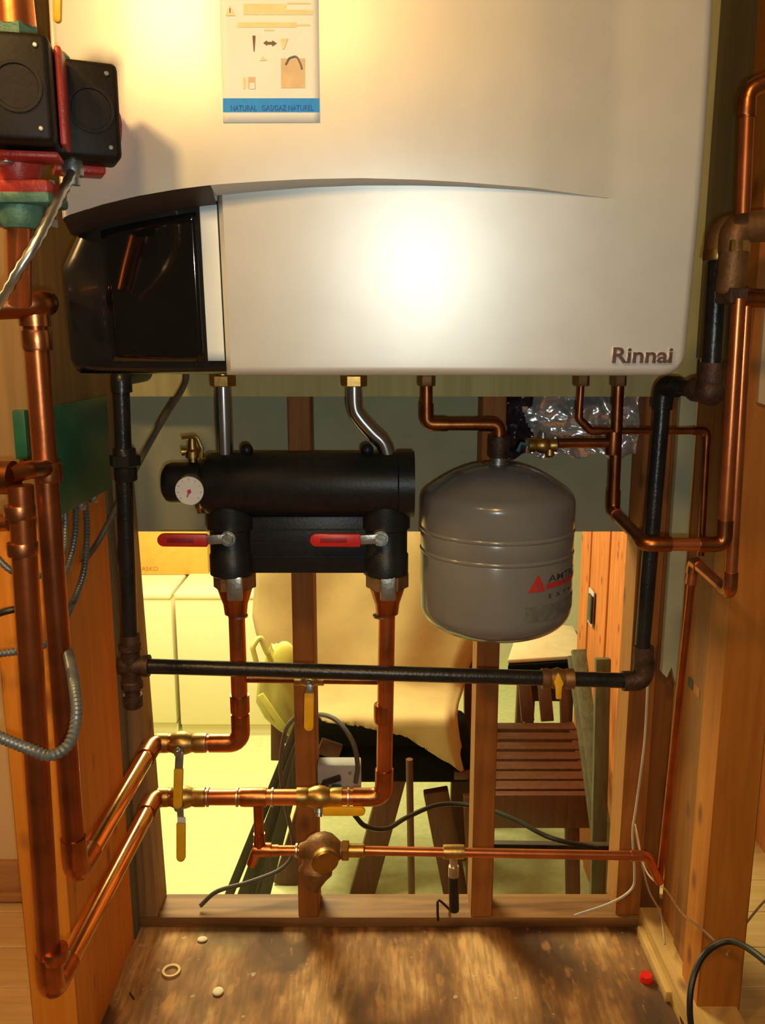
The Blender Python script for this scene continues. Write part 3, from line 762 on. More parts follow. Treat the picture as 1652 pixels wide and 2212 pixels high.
c = P(271, 1012, YG); hexnut(b := MB(), V((c.x, YG, c.z + .010)), (0, 0, 1), .0195, .014); b.lathe([(-.016, .0125), (-.014, .0140), (.024, .0140), (.026, .0125)], (c.x, YG, c.z), (0, 0, 1), 16); b.build('union', IRON, gas)
# tee and drip leg at the lower left
t0 = V((xgl, YG, zg0))
b = MB(); b.lathe([(-.030, .0128), (-.030, .0145), (-.022, .0145), (-.020, .0128), (.020, .0128), (.022, .0145), (.030, .0145), (.030, .0128)], t0, (0, 0, 1), 18)
b.lathe([(-.016, .011), (-.010, .0135), (.016, .0128), (.016, .0145), (.024, .0145), (.024, .012)], t0, (1, 0, 0), 18); b.build('tee', RUSTY, gas)
MB().lathe([(0, RG), (.012, RG), (.012, .0128), (.028, .0128), (.030, .011)], t0 + V((0, 0, -.028)), (0, 0, -1), 12).build('drip_cap', RUSTY, gas)
coupling(gas, V((P(282, 1388, YG).x, YG, P(282, 1388, YG).z)), (0, 0, 1), RG * 1.05, .022, RUSTY)
# right end elbow, riser, offset to the back of the closet
gr1 = V((P(1428, 838, YG + .03).x, YG + .02, P(1428, 832, YG + .02).z))
MB().tube([V((xgr, YG, zgr)), gr1], RG, 16).build('pipe', IRON, gas)
eb = V((xgr + .004, YG, zgr))
MB().tube(fillet([eb + V((-.026, 0, 0)), eb, eb + V((.001, 0, .028))], .016), RG * 1.32, 16).build('elbow', RUSTY, gas)
coupling(gas, eb + V((-.001, 0, .036)), (0, 0, 1), RG * 1.1, .024, RUSTY)
YR = 1.0
k0 = V((P(1534, 845, YR).x, YR, P(1534, 845, YR).z))
MB().tube([gr1, k0], RG, 16).build('pipe', IRON, gas)
d = (k0 - gr1).normalized()
MB().tube(fillet([gr1 + V((-.001, 0, -.030)), gr1, gr1 + d * .03], .014), RG * 1.3, 16).build('elbow', IRON, gas)
k1 = V((P(1553, 545, YR).x, YR + .0, P(1553, 545, YR).z))
MB().tube([k0, k1], RG * 1.08, 16).build('pipe', IRON, gas)
MB().tube(fillet([k0 - d * .030, k0, k0 + V((.0008, 0, .032))], .014), RG * 1.45, 16).build('elbow', RUSTY, gas)
MB().sphere(k0, RG * 1.72).build('elbow_heel', RUSTY, gas)
# elbow at the top of the riser towards the right
k2 = V((k1.x + .0, YR, P(1553, 495, YR).z)); k3 = k2 + V((.12, -.01, .004))
MB().tube(fillet([k1 + V((0, 0, -.008)), k2, k3], .024), RG * 1.55, 18).build('elbow', BRONZE, gas)
coupling(gas, k1 + V((0, 0, -.003)), (0, 0, 1), RG * 1.42, .012, BRASS, 'collar')
# shutoff
sv = P(1204, 1466, YG)
gv = MB().lathe([(-.021, .0105), (-.021, .0135), (-.012, .0135), (-.009, .012), (0, .0150), (.009, .012), (.012, .0135), (.021, .0135), (.021, .0105)], sv, (1, 0, 0), 14).build('gas_valve', BRONZE, gas)
hh = [P(u, v_, YG - .017) for u, v_ in ((1205, 1452), (1209, 1458), (1216, 1473), (1212, 1484), (1211, 1507), (1200, 1508), (1199, 1484), (1195, 1473), (1201, 1458))]
MB().prism(hh, (0, -.005, 0), bev=.001).build('handle', YELLOWV, gv)

# ================================================================== EXPANSION TANK
YT = 1.13; TR = .1015
tx = P(1071, 1200, YT).x
z_b, z_s, z_t = .586, P(905, 1062, YT).z, P(1072, 1001, YT).z
tank = thing('expansion_tank', 'grey steel expansion tank with red and black print hanging under the boiler', 'tank', (tx, YT, z_b))
rg1, rg2 = P(1071, 1176, YT - TR).z, P(1071, 1224, YT - TR).z
prof = []
zz0 = z_b
def arcp(n, z_c, r_c, r0, rz, a0, a1):
    return [(z_c + rz * math.sin(R(a0 + (a1 - a0) * k / n)), r_c + r0 * math.cos(R(a0 + (a1 - a0) * k / n))) for k in range(n + 1)]
zbs = P(905, 1300, YT).z
prof += [(z_b + .001, .004), (z_b + .002, .045)] + arcp(12, zbs, TR - .058, .058, zbs - z_b - .004, -86, 0)
for zr in (rg2, rg1):
    prof += [(zr - .0045, TR), (zr - .003, TR - .0006), (zr - .0012, TR + .0009), (zr + .0012, TR + .0009), (zr + .003, TR - .0006), (zr + .0045, TR)]
zsh = z_s - .012
prof += arcp(7, zsh, TR - .022, .022, .020, 0, 62)
r_l = prof[-1][1]; z_l = prof[-1][0]
for k in range(1, 11):
    t = k / 10; prof.append((z_l + (z_t - z_l) * math.sin(t * math.pi / 2) ** .92, r_l + (.012 - r_l) * t))
MB().lathe([(z - z_b, r) for z, r in prof], (tx, YT, z_b), (0, 0, 1), 64).build('shell', TANK, tank, ang=50)
MB().lathe([(0, .013), (.004, .013), (.004, .0095), (.014, .0095)], (tx, YT, z_t - .003), (0, 0, 1), 14).build('nipple', STEEL_DULL, tank)
MB().lathe([(0, .02), (.006, .02), (.008, .006), (.011, .006)], (tx, YT, z_b + .004), (0, 0, -1), 14).build('air_valve', BLACKP, tank)
def on_tank(s, z, off=.0006):
    a = s / TR; return V((tx + math.sin(a) * (TR + off), YT - math.cos(a) * (TR + off), z))
def s_of(u): return TR * math.asin(max(-.98, min(.98, (u - 1071) / 164.0)))
def z_of(u, v):
    s = s_of(u); return P(u, v, YT - math.cos(s / TR) * TR).z
def tquad(name, uv, m, n=8, off=.0006):
    (a, b_, c_, d_) = [(s_of(u), z_of(u, v)) for u, v in uv]; g = MB(); rows_ = []
    for j in range(3):
        t = j / 2; row = []
        for i in range(n + 1):
            q_ = i / n; s0 = a[0] + (b_[0] - a[0]) * q_; s1_ = d_[0] + (c_[0] - d_[0]) * q_
            z0_ = a[1] + (b_[1] - a[1]) * q_; z1_ = d_[1] + (c_[1] - d_[1]) * q_
            row.append(on_tank(s0 + (s1_ - s0) * t, z0_ + (z1_ - z0_) * t, off))
        rows_.append(row)
    g.grid(rows_); return g.build(name, m, tank)
sA, zA = s_of(1115), z_of(1115, 1281); s0_, s1t = s_of(1115), s_of(1153)
g = MB(); n = 8; rows_ = []
for j in range(7):
    t = j / 6; mid = s0_ + (s1t - s0_) * .56
    rows_.append([on_tank(mid + ((s0_ + (s1t - s0_) * i / n) - mid) * (1 - t * .93), zA + .0215 * t) for i in range(n + 1)])
g.grid(rows_); g.build('red_triangle', TREAD, tank)
s5 = s_of(1226)
g = MB(); g.grid([[on_tank(s1t + .001 + (s5 + .05 - s1t) * i / 16, zA + .0025 + (.0065 * j)) for i in range(17)] for j in range(2)]); g.build('red_bar', TREAD, tank)
lettering('print', 'AMTROL', .0125, TBLACK, lambda s, t, d: on_tank(s1t + .004 + s, zA + .0105 + t), tank, 0, .085)
lettering('print', 'E  X  T  R  O  L', .0075, TBLACK, lambda s, t, d: on_tank(s1t + .006 + s, zA - .0105 + t), tank, 0, .082)
lettering('mark', '//', .010, TGREY, lambda s, t, d: on_tank(s0_ + .009 + s, zA + .002 + t, .0009), tank, 0, .008)
g = MB(); zg_ = z_of(1112, 1346)
g.grid([[on_tank(s0_ - .002 + (s5 + .04 - s0_) * i / 16, zg_ + .020 * j / 2) for i in range(17)] for j in range(3)]); g.build('data_plate', TGREY, tank)

# pipe that carries the tank
tp = thing('tank_pipe', 'brown copper branch from boiler to top of grey tank', 'pipe', (tx, YT, z_t))
q = union(tp, 921, YT, BRONZE, .0115)
ze = P(1000, 917, YT).z
run(tp, [q + V((0, 0, .012)), V((P(922, 900, YT).x, YT, ze)), V((tx, YT, ze)), V((tx, YT, z_t + .008))], .0078, COPPER_OLD, COPPER_OLD, bend=.010)
coupling(tp, V((tx, YT, z_t + .022)), (0, 0, 1), .0115, .028, RUSTY)
# ================================================================== WATER LINES AT THE RIGHT
YD = .945
RD = .0068
d1 = thing('hot_water_pipe', 'copper pipe dropping from boiler and jogging right to left riser of the right pair', 'pipe', P(1322, 1090, YT), 'domestic copper pipes')
q = union(d1, 1335, YT, BRONZE, .0105)
zr = (P(1395, 1190, YD).z + P(1325, 1092, YT).z) / 2
pA = V((P(1325, 1090, YT).x, YT, zr)); pB = V((P(1392, 1188, YD).x, YD, zr)); pC = V((P(1562, 1188, YD).x, YD, zr - .0005)); pD = P(1594, 645, YD)
run(d1, [q + V((0, 0, .012)), pA, pB, pC, V((P(1596, 640, YD).x, YD, pD.z))], .0076, COPPER_OLD, COPPER_OLD, bend=.011, mats=[COPPER_OLD, COPPER_OLD, COPPER, COPPER])
tq = P(1325, 957, YT)
run(d1, [tq, P(1205, 957, YT)], .0066, COPPER_OLD)
coupling(d1, tq + V((0, 0, 0)), (0, 0, 1), .0082, .03, COPPER_OLD, 'tee')
vv = ball_valve(d1, P(1172, 962, YT), (1, 0, 0), .0072, .036, (0, 0, 1))
MB().lathe([(0, .006), (.012, .006), (.014, .004)], P(1187, 965, YT), (0, -.2, -1), 10).build('outlet', BRASS, vv)
MB().tube([P(1150, 962, YT), P(1125, 958, YT), P(1118, 975, YT)], .0026, 8).build('handle', TEAL, vv)
d2 = thing('cold_water_pipe', 'copper cold water riser behind the right pair running down to the feed line', 'pipe', P(1578, 1285, YD), 'domestic copper pipes')
YD2 = 1.09
eA = P(1576, 1284, YD + .005); eB = P(1499, 1212, YD2); zz_ = (eA.z + eB.z) / 2
eA = V((eA.x, YD + .005, zz_)); eB = V((P(1499, 1206, YD2).x, YD2, zz_))
run(d2, [V((P(1617, 640, YD).x, YD + .005, P(1617, 636, YD).z)), eA, eB, eB + V((-.002, 0, -.03))], .0068, COPPER, COPPER_FIT, bend=.010)
MB().tube([eB + V((-.001, 0, -.02)), V((pv.x, YC + .02, pv.z))], .0050, 14).build('pipe', COPPER_D, d2)
MB().tube([V((P(1600, 640, YD).x, YD + .003, P(1600, 645, YD).z)), V((P(1700, 648, YD).x, YD + .003, P(1700, 648, YD).z))], .0088, 14).build('tee', COPPER_OLD, d2)
d3 = thing('relief_pipe', 'thinnest dark copper line from boiler bottom across the foil to the right', 'pipe', P(1255, 860, YT), 'domestic copper pipes')
q = union(d3, 1255, YT, BRONZE, .0105)
run(d3, [q + V((0, 0, .010)), P(1250, 905, YT), P(1276, 931, YT), V((P(1527, 931, YT).x, YT, P(1276, 931, YT).z)), P(1513, 1200, YT)], .0046, COPPER_OLD, COPPER_OLD, bend=.008)
# upper right: elbow copper, bronze valve body
d4 = thing('copper_riser', 'bright orange copper riser with elbow at the upper right edge', 'pipe', P(1607, 450, .93))
YU = .93
run(d4, [P(1604, 462, YU), P(1615, 195, YU), P(1700, 155, YU)], .0074, COPPER, COPPER_FIT, bend=.014)
coupling(d4, P(1612, 232, YU), (0, 0, 1), .0076, .016, COPPER_FIT)
d5 = thing('mixing_valve', 'brown bronze mixing valve beside the black gas riser at right', 'valve', P(1585, 655, .955))
YM = .955
MB().tube(fillet([P(1584, 545, YM), P(1586, 492, YM), P(1720, 478, YM)], .02), .0155, 18).build('elbow', BRONZE, d5)
hexnut(b := MB(), P(1586, 533, YM), (0, 0, 1), .0172, .012); b.build('union_nut', BRASS, d5)
MB().lathe([(0, .0150), (.040, .0150), (.044, .013)], P(1585, 543, YM), (-.03, 0, -1), 18).build('body', BRONZE, d5)
hexnut(b := MB(), P(1583, 640, YM), (0, 0, 1), .0180, .016); b.build('hex_base', RUSTY, d5)

# ================================================================== CIRCULATORS AT THE LEFT
def rotz(a): return Matrix.Rotation(R(a), 3, 'Z')
def circulator(name, label, u, v, Y, wpx, hpx, dep, yaw, ml=1.0):
    c_ = P(u, v, Y); ax = Y * .93 / F * 1.02
    t = thing(name, label, 'pump', c_ + V((0, 0, -hpx * ax / 2)), 'circulators')
    rot = rotz(yaw); W, H = wpx * ax / math.cos(R(yaw)), hpx * ax * .985
    tb = MB().box(c_, (W, dep, H), rot, .005, 3).build('terminal_box', BROWNBOX, t)
    fwd = rot @ V((0, -1, 0)); rt = rot @ V((1, 0, 0))
    MB().lathe([(0, .018), (.0015, .018), (.0015, .0155), (.0005, .015)], c_ + fwd * (dep/2 - .0002) + rt * W * .06, fwd, 24).build('cover_emblem', BROWNBOX, tb)
    for sx, sz in ((1, 1), (-1, 1), (1, -1), (-1, -1)):
        MB().lathe([(0, .0019), (.001, .0019), (.0014, .0014)], c_ + fwd * (dep/2 - .0001) + rt * sx * (W/2 - .009) + V((0, 0, sz * (H/2 - .009))), fwd, 8).build('screw', STEEL_DULL, tb)
    back = -fwd
    MB().lathe([(0, .028), (.006 * ml, .033), (.050 * ml, .033), (.056 * ml, .036), (.064 * ml, .036)], c_ + back * (dep/2 - .001), back, 28).build('motor_body', REDP, t)
    return t, c_, rot, W, H
pm, pc, prot, pW, pH = circulator('circulator_pump', 'left circulator with dark brown box on red flange', 38, 203, .70, 150, 214, .045, 12)
yp = .735
fx = P(42, 410, yp).x
MB().lathe([(0, .014), (.010, .018), (.03, .0205), (.046, .020)], (fx, yp, P(40, 400, yp).z), (0, 0, 1), 20).build('volute_neck', REDP, pm)
MB().box(P(45, 411, yp), (.060, .045, .0105), None, .003).build('flange', REDP, pm)
MB().box(P(48, 434, yp), (.060, .045, .0095), None, .003).build('isolation_flange', GREENF, pm)
MB().lathe([(0, .0185), (.012, .0175), (.018, .014)], P(42, 444, yp), (0, 0, -1), 16).build('flange_neck', GREENF, pm)
for u in (4, 103):
    MB().lathe([(0, .0055), (.006, .0055), (.006, .003), (.030, .003), (.030, .0055), (.036, .0055)], P(u, 390, yp - .006), (0, 0, -1), 6).build('flange_bolt', STEEL, pm)
MB().box(pc + prot @ V((pW/2 + .0035, .012, 0)), (.0052, .03, pH * .94), prot, .002).build('motor_rim', REDP, pm)
MB().box(pc + prot @ V((0, .012, -pH/2 - .005)), (pW * .98, .03, .005), prot, .002).build('motor_rim', REDP, pm)
MB().lathe([(0, .007), (.004, .011), (.014, .011), (.016, .008)], P(120, 112, yp + .02), (0, 0, -1), 8).build('flange_bolt', GREENF, pm)
hexnut(b := MB(), P(34, 72, yp), (0, 0, 1), .017, .010); b.build('union_nut', GREENF, pm)
MB().lathe([(0, .0155), (.03, .0145), (.034, .011), (.06, .011)], P(34, 62, yp), (0, 0, 1), 18).build('copper_adapter', COPPER, pm)
lever(pm, [P(126, -40, yp + .03), P(124, 50, yp + .03)], .0062, .005, YELLOWV)
pm2, pc2, prot2, pW2, pH2 = circulator('circulator_pump', 'right circulator with dark brown box overlapping the boiler', 182, 248, .762, 122, 194, .042, 24, .45)
MB().box(pc2 + prot2 @ V((-.004, .03, -pH2/2 - .002)), (pW2 * .8, .03, .007), prot2, .002).build('motor_rim', REDP, pm2)
MB().lathe([(0, .007), (.006, .009), (.012, .009), (.014, .0065), (.020, .0065)], P(158, 344, .755), (-.1, 0, -1), 10).build('conduit_connector', STEEL_DULL, pm2)
MB().lathe([(0, .009), (.012, .009), (.014, .0065)], P(10, 318, .72), (0, 0, -1), 10).build('conduit_connector', STEEL_DULL, pm)
# copper under the left pump: riser into a tee that feeds the second riser
lt = thing('riser_tee', 'copper tee and short riser under the green pump flange', 'pipe', P(42, 640, .80))
MB().tube([P(40, 472, yp + .0), P(43, 655, yp + .03)], .0098, 16).build('pipe', COPPER, lt)
tt = P(70, 655, YBp)
MB().tube(fillet([P(-60, 662, YBp - .02), P(96, 655, YBp - .004), P(96, 655, YBp + .06)], .016), .0128, 18).build('tee', COPPER_OLD, lt)
MB().lathe([(0, .0140), (.012, .0140)], P(74, 676, YBp), (0, 0, -1), 16).build('collar', COPPER_FIT, lt)
# tee at the top of the front riser
lt2 = thing('riser_tee', 'copper tee at the left edge joining the two tall risers', 'pipe', P(20, 1040, YA + .004))
MB().tube([P(-60, 1032, YA + .01), P(30, 1032, YA + .006)], .0150, 18).build('tee', COPPER_OLD, lt2)
MB().tube(fillet([P(20, 1026, YA + .006), P(60, 1015, YA + .02), P(100, 1012, YBp - .004)], .01), .0085, 14).build('pipe', COPPER_OLD, lt2)
MB().tube([P(-40, 1130, YA + .03), P(20, 1128, YA + .03)], .0085, 14).build('stub', COPPER_FIT, lt2)

# ================================================================== CONDUITS AND CABLES
def conduit(name, label, pts, r, m, pitch=.004, cat='conduit', group='armoured conduits'):
    pa = resample(smooth_path(pts, 10), pitch / 2)
    o = MB().tube(pa, lambda i: r * (1.0 if i % 2 else .80), 10).build(name, m)
    return tag(o, label, cat, group)
conduit('flexible_conduit', 'silver armoured cable hanging from the right circulator', [P(156, 366, .752), P(150, 385, .745), P(122, 440, .72), P(80, 520, .70), P(40, 585, .695), P(8, 640, .70), P(-40, 700, .71)], .0044, FLEXB, .0100)
conduit('flexible_conduit', 'thick grey conduit looping in front of the two left risers', [P(140, 1390, .86), P(150, 1425, .80), P(160, 1480, .74), P(165, 1545, .71), P(150, 1605, .695), P(110, 1632, .69), P(60, 1617, .69), P(-30, 1580, .70)], .0054, FLEX, .0042)
conduit('flexible_conduit', 'grey conduit from green box nearest its front corner', [P(141, 1100, 1.03), P(141, 1150, 1.02), P(138, 1190, 1.00), P(110, 1235, .96), P(60, 1245, .94), P(20, 1230, .93), P(-20, 1190, .93)], .0040, FLEX, .0045)
conduit('flexible_conduit', 'grey conduit from middle of the green box bottom curving behind the risers', [P(164, 1088, 1.09), P(163, 1150, 1.08), P(152, 1205, 1.06), P(138, 1240, 1.03), P(110, 1262, 1.0)], .0042, FLEX, .0045)
conduit('flexible_conduit', 'grey conduit from the far end of the green box sweeping down left', [P(184, 1080, 1.14), P(188, 1150, 1.13), P(182, 1230, 1.11), P(165, 1285, 1.08), P(146, 1325, 1.03), P(120, 1370, .97), P(80, 1400, .93), P(0, 1412, .92), P(-30, 1420, .92)], .0046, FLEX, .0045)
def cable(name, label, pts, r, m, group=None, cat='cable'):
    return tag(MB().tube(smooth_path(pts, 8), r, 8).build(name, m), label, cat, group)
cable('power_cable', 'grey cable running from the boiler down past the black gas drop', [P(402, 800, 1.10), P(396, 835, 1.12), P(350, 910, 1.15), P(300, 1000, 1.17), P(262, 1075, 1.18), P(215, 1165, 1.17), P(180, 1215, 1.14)], .0042, CABLE)
cable('black_cable', 'short black cable at the left edge beside the front riser', [P(-30, 1335, .93), P(15, 1320, .93), P(60, 1312, .94)], .0040, CABLEB)

# green control box on the left wall
gb = thing('control_box', 'green steel control box on the left wall behind the risers', 'control box', (-.40, 1.1, .773))
gx = -.380; y0, y1 = 1.0, 1.197; zb0, zb1 = .773, .898
MB().box(((-.394 + gx) / 2 - .003, (y0 + y1) / 2, (zb0 + zb1) / 2), (.023, y1 - y0, zb1 - zb0), bev=.0015).build('housing', GREENB, gb)
MB().box((gx + .0008, (y0 + y1) / 2, (zb0 + zb1) / 2 + .002), (.0025, y1 - y0 + .003, zb1 - zb0 + .003), bev=.001).build('lid', GREENB, gb)
MB().box((-.4085, .982, .872), (.014, .012, .055), bev=.001).build('side_flange', GREENB, gb)
for yy_ in (1.03, 1.09, 1.14):
    MB().lathe([(0, .0065), (.008, .0065), (.010, .005)], (-.386, yy_, zb0), (0, 0, -1), 8).build('conduit_connector', STEEL_DULL, gb)

# junction box on the middle stud
jb = thing('junction_box', 'small white outlet box with plugs on the side of the middle stud', 'outlet box', P(730, 1705, 1.33))
jc = P(733, 1672, 1.325)
MB().box(jc, (.072, .03, .047), bev=.003).build('box', BOXW, jb)
MB().box(jc + V((-.012, -.019, -.001)), (.032, .012, .008), Matrix.Rotation(R(-20), 3, 'Y'), .002).build('plug', BLACKP, jb)
MB().box(jc + V((-.004, -.018, -.017)), (.016, .010, .014), None, .002).build('plug', TEAL, jb)
MB().box(jc + V((-.025, -.018, -.015)), (.013, .010, .011), None, .002).build('plug', BLACKP, jb)
MB().lathe([(0, .003), (.002, .003)], jc + V((.018, -.0145, .010)), (0, -1, 0), 8).build('screw', STEEL_DULL, jb)
cable('power_cable', 'grey cable arching from behind the middle stud into the white outlet box', [P(640, 1575, 1.42), P(680, 1545, 1.40), P(725, 1555, 1.34), P(760, 1600, 1.30), P(772, 1650, 1.298), P(768, 1690, 1.302)], .0042, CABLE)
cable('power_cable', 'grey cable hanging left of the middle stud to the sill plate', [P(640, 1545, 1.42), P(616, 1580, 1.40), P(606, 1660, 1.385), P(618, 1745, 1.385), P(634, 1830, 1.385), P(610, 1875, 1.37), P(540, 1905, 1.345), P(470, 1925, 1.33), P(432, 1957, 1.318)], .0038, CABLE)
cable('power_cable', 'black cable crossing low behind the right studs', [P(765, 1760, 1.47), P(790, 1785, 1.47), P(835, 1790, 1.50), P(880, 1765, 1.55), P(950, 1738, 1.6), P(1030, 1742, 1.6), P(1110, 1770, 1.55), P(1190, 1810, 1.5), P(1290, 1832, 1.5)], .0048, CABLEB)
cable('bell_wire', 'white wire hanging down the right corner stud past the gas elbow', [P(1425, 960, 1.28), P(1418, 1100, 1.285), P(1408, 1300, 1.286), P(1400, 1450, 1.28), P(1392, 1600, 1.28), P(1374, 1740, 1.275), P(1366, 1800, 1.275), P(1370, 1880, 1.28), P(1364, 1920, 1.275), P(1320, 1950, 1.26), P(1240, 1978, 1.245)], .0021, WIREW, 'loose wires')
cable('bell_wire', 'pale thin wire trailing from the right corner to the lying stick', [P(1372, 1790, 1.27), P(1388, 1870, 1.24), P(1402, 1925, 1.23), P(1425, 1968, 1.225), P(1431, 2000, 1.218), P(1436, 2040, 1.19)], .0016, WIRE, 'loose wires')
cable('bell_wire', 'pale thin wire crossing the right stud to the black loop', [P(1372, 1780, 1.265), P(1395, 1880, 1.20), P(1440, 1925, 1.13), P(1475, 1975, 1.07), P(1520, 2010, 1.06), P(1543, 2032, 1.05)], .0015, WIRE, 'loose wires')
cable('bell_wire', 'pale thin wire on the floor right of the right stud', [P(1570, 2062, 1.072), P(1600, 2010, 1.13), P(1652, 1945, 1.2), P(1700, 1900, 1.25)], .0018, WIRE, 'loose wires')
cable('black_cable', 'black cable loop standing at the foot of the right stud', [P(1500, 2260, .98), P(1490, 2190, .985), P(1494, 2125, 1.0), P(1515, 2070, 1.02), P(1550, 2040, 1.03), P(1585, 2035, 1.02), P(1625, 2055, .98), P(1680, 2100, .93)], .0042, CABLEB)

# ================================================================== FLOOR CLUTTER
def floor_at(u, v, z=0.0):
    d = P(u, v, 1.0) - V((0, 0, CZ)); return V((0, 0, CZ)) + d * ((z - CZ) / d.z)
st = MB().tube([floor_at(1424, 2018, .010), floor_at(1489, 2225, .010)], .0085, 10).build('stick', COPPER_OLD)
tag(st, 'old brown pipe lying on the plywood along the right stud', 'pipe')
q = floor_at(370, 2097, .002)
tag(MB().lathe([(0, .0095), (.003, .0105), (.0035, .0145), (0, .0155)], q - V((0, 0, .002)), (0, 0, 1), 20, cap=False).build('washer', WASHER), 'pale washer ring lying on the left of the plywood', 'washer')
q = floor_at(471, 2143, .001)
tag(MB().sphere(q + V((0, 0, .001)), .0085, (1, 1.1, .35)).build('chip', PALEBIT), 'larger pale round chip on the plywood near the washer', 'debris', 'chips on the plywood')
q = floor_at(437, 2030, .001)
tag(MB().sphere(q + V((0, 0, .001)), .0065, (1.3, 1.1, .35)).build('chip', PALEBIT), 'smaller pale chip on the plywood below the sill plate', 'debris', 'chips on the plywood')
q = floor_at(1395, 2118, 0)
rc = MB().lathe([(0, .0095), (.001, .0105), (.009, .0100), (.011, .0085)], q, (0, 0, 1), 18).build('bottle_cap', REDCAP)
tag(rc, 'bright red plastic cap on the plywood at right', 'cap')
q = floor_at(289, 2158, .002); q2 = floor_at(281, 2145, .002)
tag(MB().tube([q, q2], .0014, 6).build('nail', IRON), 'dark nail lying on the plywood at left', 'nail')
q = P(948, 1990, YW - .002)
tag(MB().tube(smooth_path([P(946, 1988, 1.296), P(945, 1962, 1.296), P(948, 1945, 1.305), P(975, 1968, 1.32), P(1000, 1985, 1.315)], 6), .0022, 8).build('wire_hook', CABLEB), 'thin black wire bent over the sill plate under the drain valve', 'wire')
# dark bin at the lower right
bn = thing('bin', 'dark grey plastic bin at the lower right edge', 'bin', (.64, 1.02, 0))
MB().lathe([(0, .085), (.01, .09), (.30, .105), (.30, .099), (.02, .084)], (.635, 1.0, -.004), (0, 0, 1), 28).build('body', BINM, bn)
MB().lathe([(0, .105), (.004, .110), (.012, .110), (.014, .104)], (.635, 1.0, .292), (0, 0, 1), 28).build('rim', BINM, bn)

# ================================================================== LOWER ROOM
FZ = -.95
def at_floor(u, v): return floor_at(u, v, FZ)
def appliance(label, u0, u1, Y):
    zt = P(u1, 1285, Y).z; x0 = P(u0, 1400, Y).x; x1 = P(u1, 1400, Y).x
    t = thing('appliance', label, 'appliance', ((x0 + x1) / 2, Y + .28, FZ), 'white laundry appliances')
    MB().box(((x0+x1)/2, Y + .30, (FZ + .05 + zt) / 2), (x1 - x0 - .004, .60, zt - FZ - .07), bev=.008).build('cabinet', ENAMEL, t)
    MB().box(((x0+x1)/2, Y + .298, zt - .006), (x1 - x0, .61, .030), bev=.008).build('top', ENAMEL, t)
    MB().box(((x0+x1)/2, Y + .32, FZ + .025), (x1 - x0 - .006, .59, .05)).build('plinth', ENAMEL, t)
    return t, zt
ap1, zt1 = appliance('narrow white appliance left of the dark gap', 262, 375, 3.98)
ap2, zt2 = appliance('wide white appliance behind the left copper drop', 381, 612, 3.96)
ybx = 4.30
bxp = [P(296, 1243, ybx), P(446, 1141, ybx)]
cb = thing('cardboard_box', 'tan cardboard box on top of the white appliances', 'box', V(((bxp[0].x + bxp[1].x)/2, ybx + .11, zt1 + .01)))
bzt = bxp[1].z
MB().box(((bxp[0].x + bxp[1].x)/2, ybx + .11, (zt1 + .011 + bzt) / 2), (bxp[1].x - bxp[0].x, .22, bzt - zt1 - .010), bev=.003).build('carton', CARD, cb)
lettering('print', 'ASKO', .032, CARDPR, lambda s, t, d: V((P(306, 1233, ybx).x + s, ybx - .0015, P(306, 1233, ybx).z + t)), cb, 0, .085)
MB().box(((bxp[0].x + bxp[1].x)/2, ybx + .11, bzt + .0008), (bxp[1].x - bxp[0].x, .05, .0012)).build('tape', CARDPR, cb)

# black seated chair with a canvas over its back
ch = thing('chair', 'dark wooden chair with black seat under the beige canvas', 'chair', (.02, 2.85, FZ))
sz = -.50
cx0, cx1 = P(668, 1660, 2.80).x, P(1016, 1660, 2.80).x
MB().box(((cx0+cx1)/2, 2.86, P(850, 1655, 2.70).z), (cx1 - cx0, .34, .13), bev=.03, seg=3).build('seat', BLACKC, ch)
zseat = P(850, 1655, 2.70).z
for (a, bq, yy0, yy1) in (((845, 1695), (778, 1945), 2.72, 2.72), ((946, 1735), (988, 1950), 2.72, 2.72), ((668, 1740), (604, 1945), 2.80, 2.80), ((1000, 1640), (992, 1900), 2.95, 2.95)):
    pa, pb = P(*a, yy0), P(*bq, yy1); dd = (pb - pa).normalized(); pb = pa + dd * ((FZ - pa.z) / dd.z)
    MB().bar(pa - dd * .05, pb, .085, .04, side=(1, 0, 0), bev=.004).build('leg', CHAIRW, ch)
MB().bar(P(690, 1610, 2.69), P(735, 1625, 2.69), .05, .03, side=(0, 0, 1), bev=.004).build('apron', CHAIRW, ch)
MB().bar(P(980, 1672, 2.69), P(1016, 1672, 2.69), .03, .03, side=(0, 0, 1), bev=.004).build('apron', CHAIRW, ch)
for u in (600, 1016):
    MB().bar(P(u, 1640, 3.06), P(u, 1120, 3.14), .05, .035, side=(1, 0, 0), bev=.004).build('back_post', CHAIRW, ch)
MB().bar(P(590, 1150, 3.13), P(1026, 1150, 3.13), .06, .03, side=(0, 0, 1), bev=.004).build('back_rail', CHAIRW, ch)
MB().bar(P(600, 1590, 3.07), P(1016, 1590, 3.07), .05, .03, side=(0, 0, 1), bev=.004).build('back_rail', CHAIRW, ch)
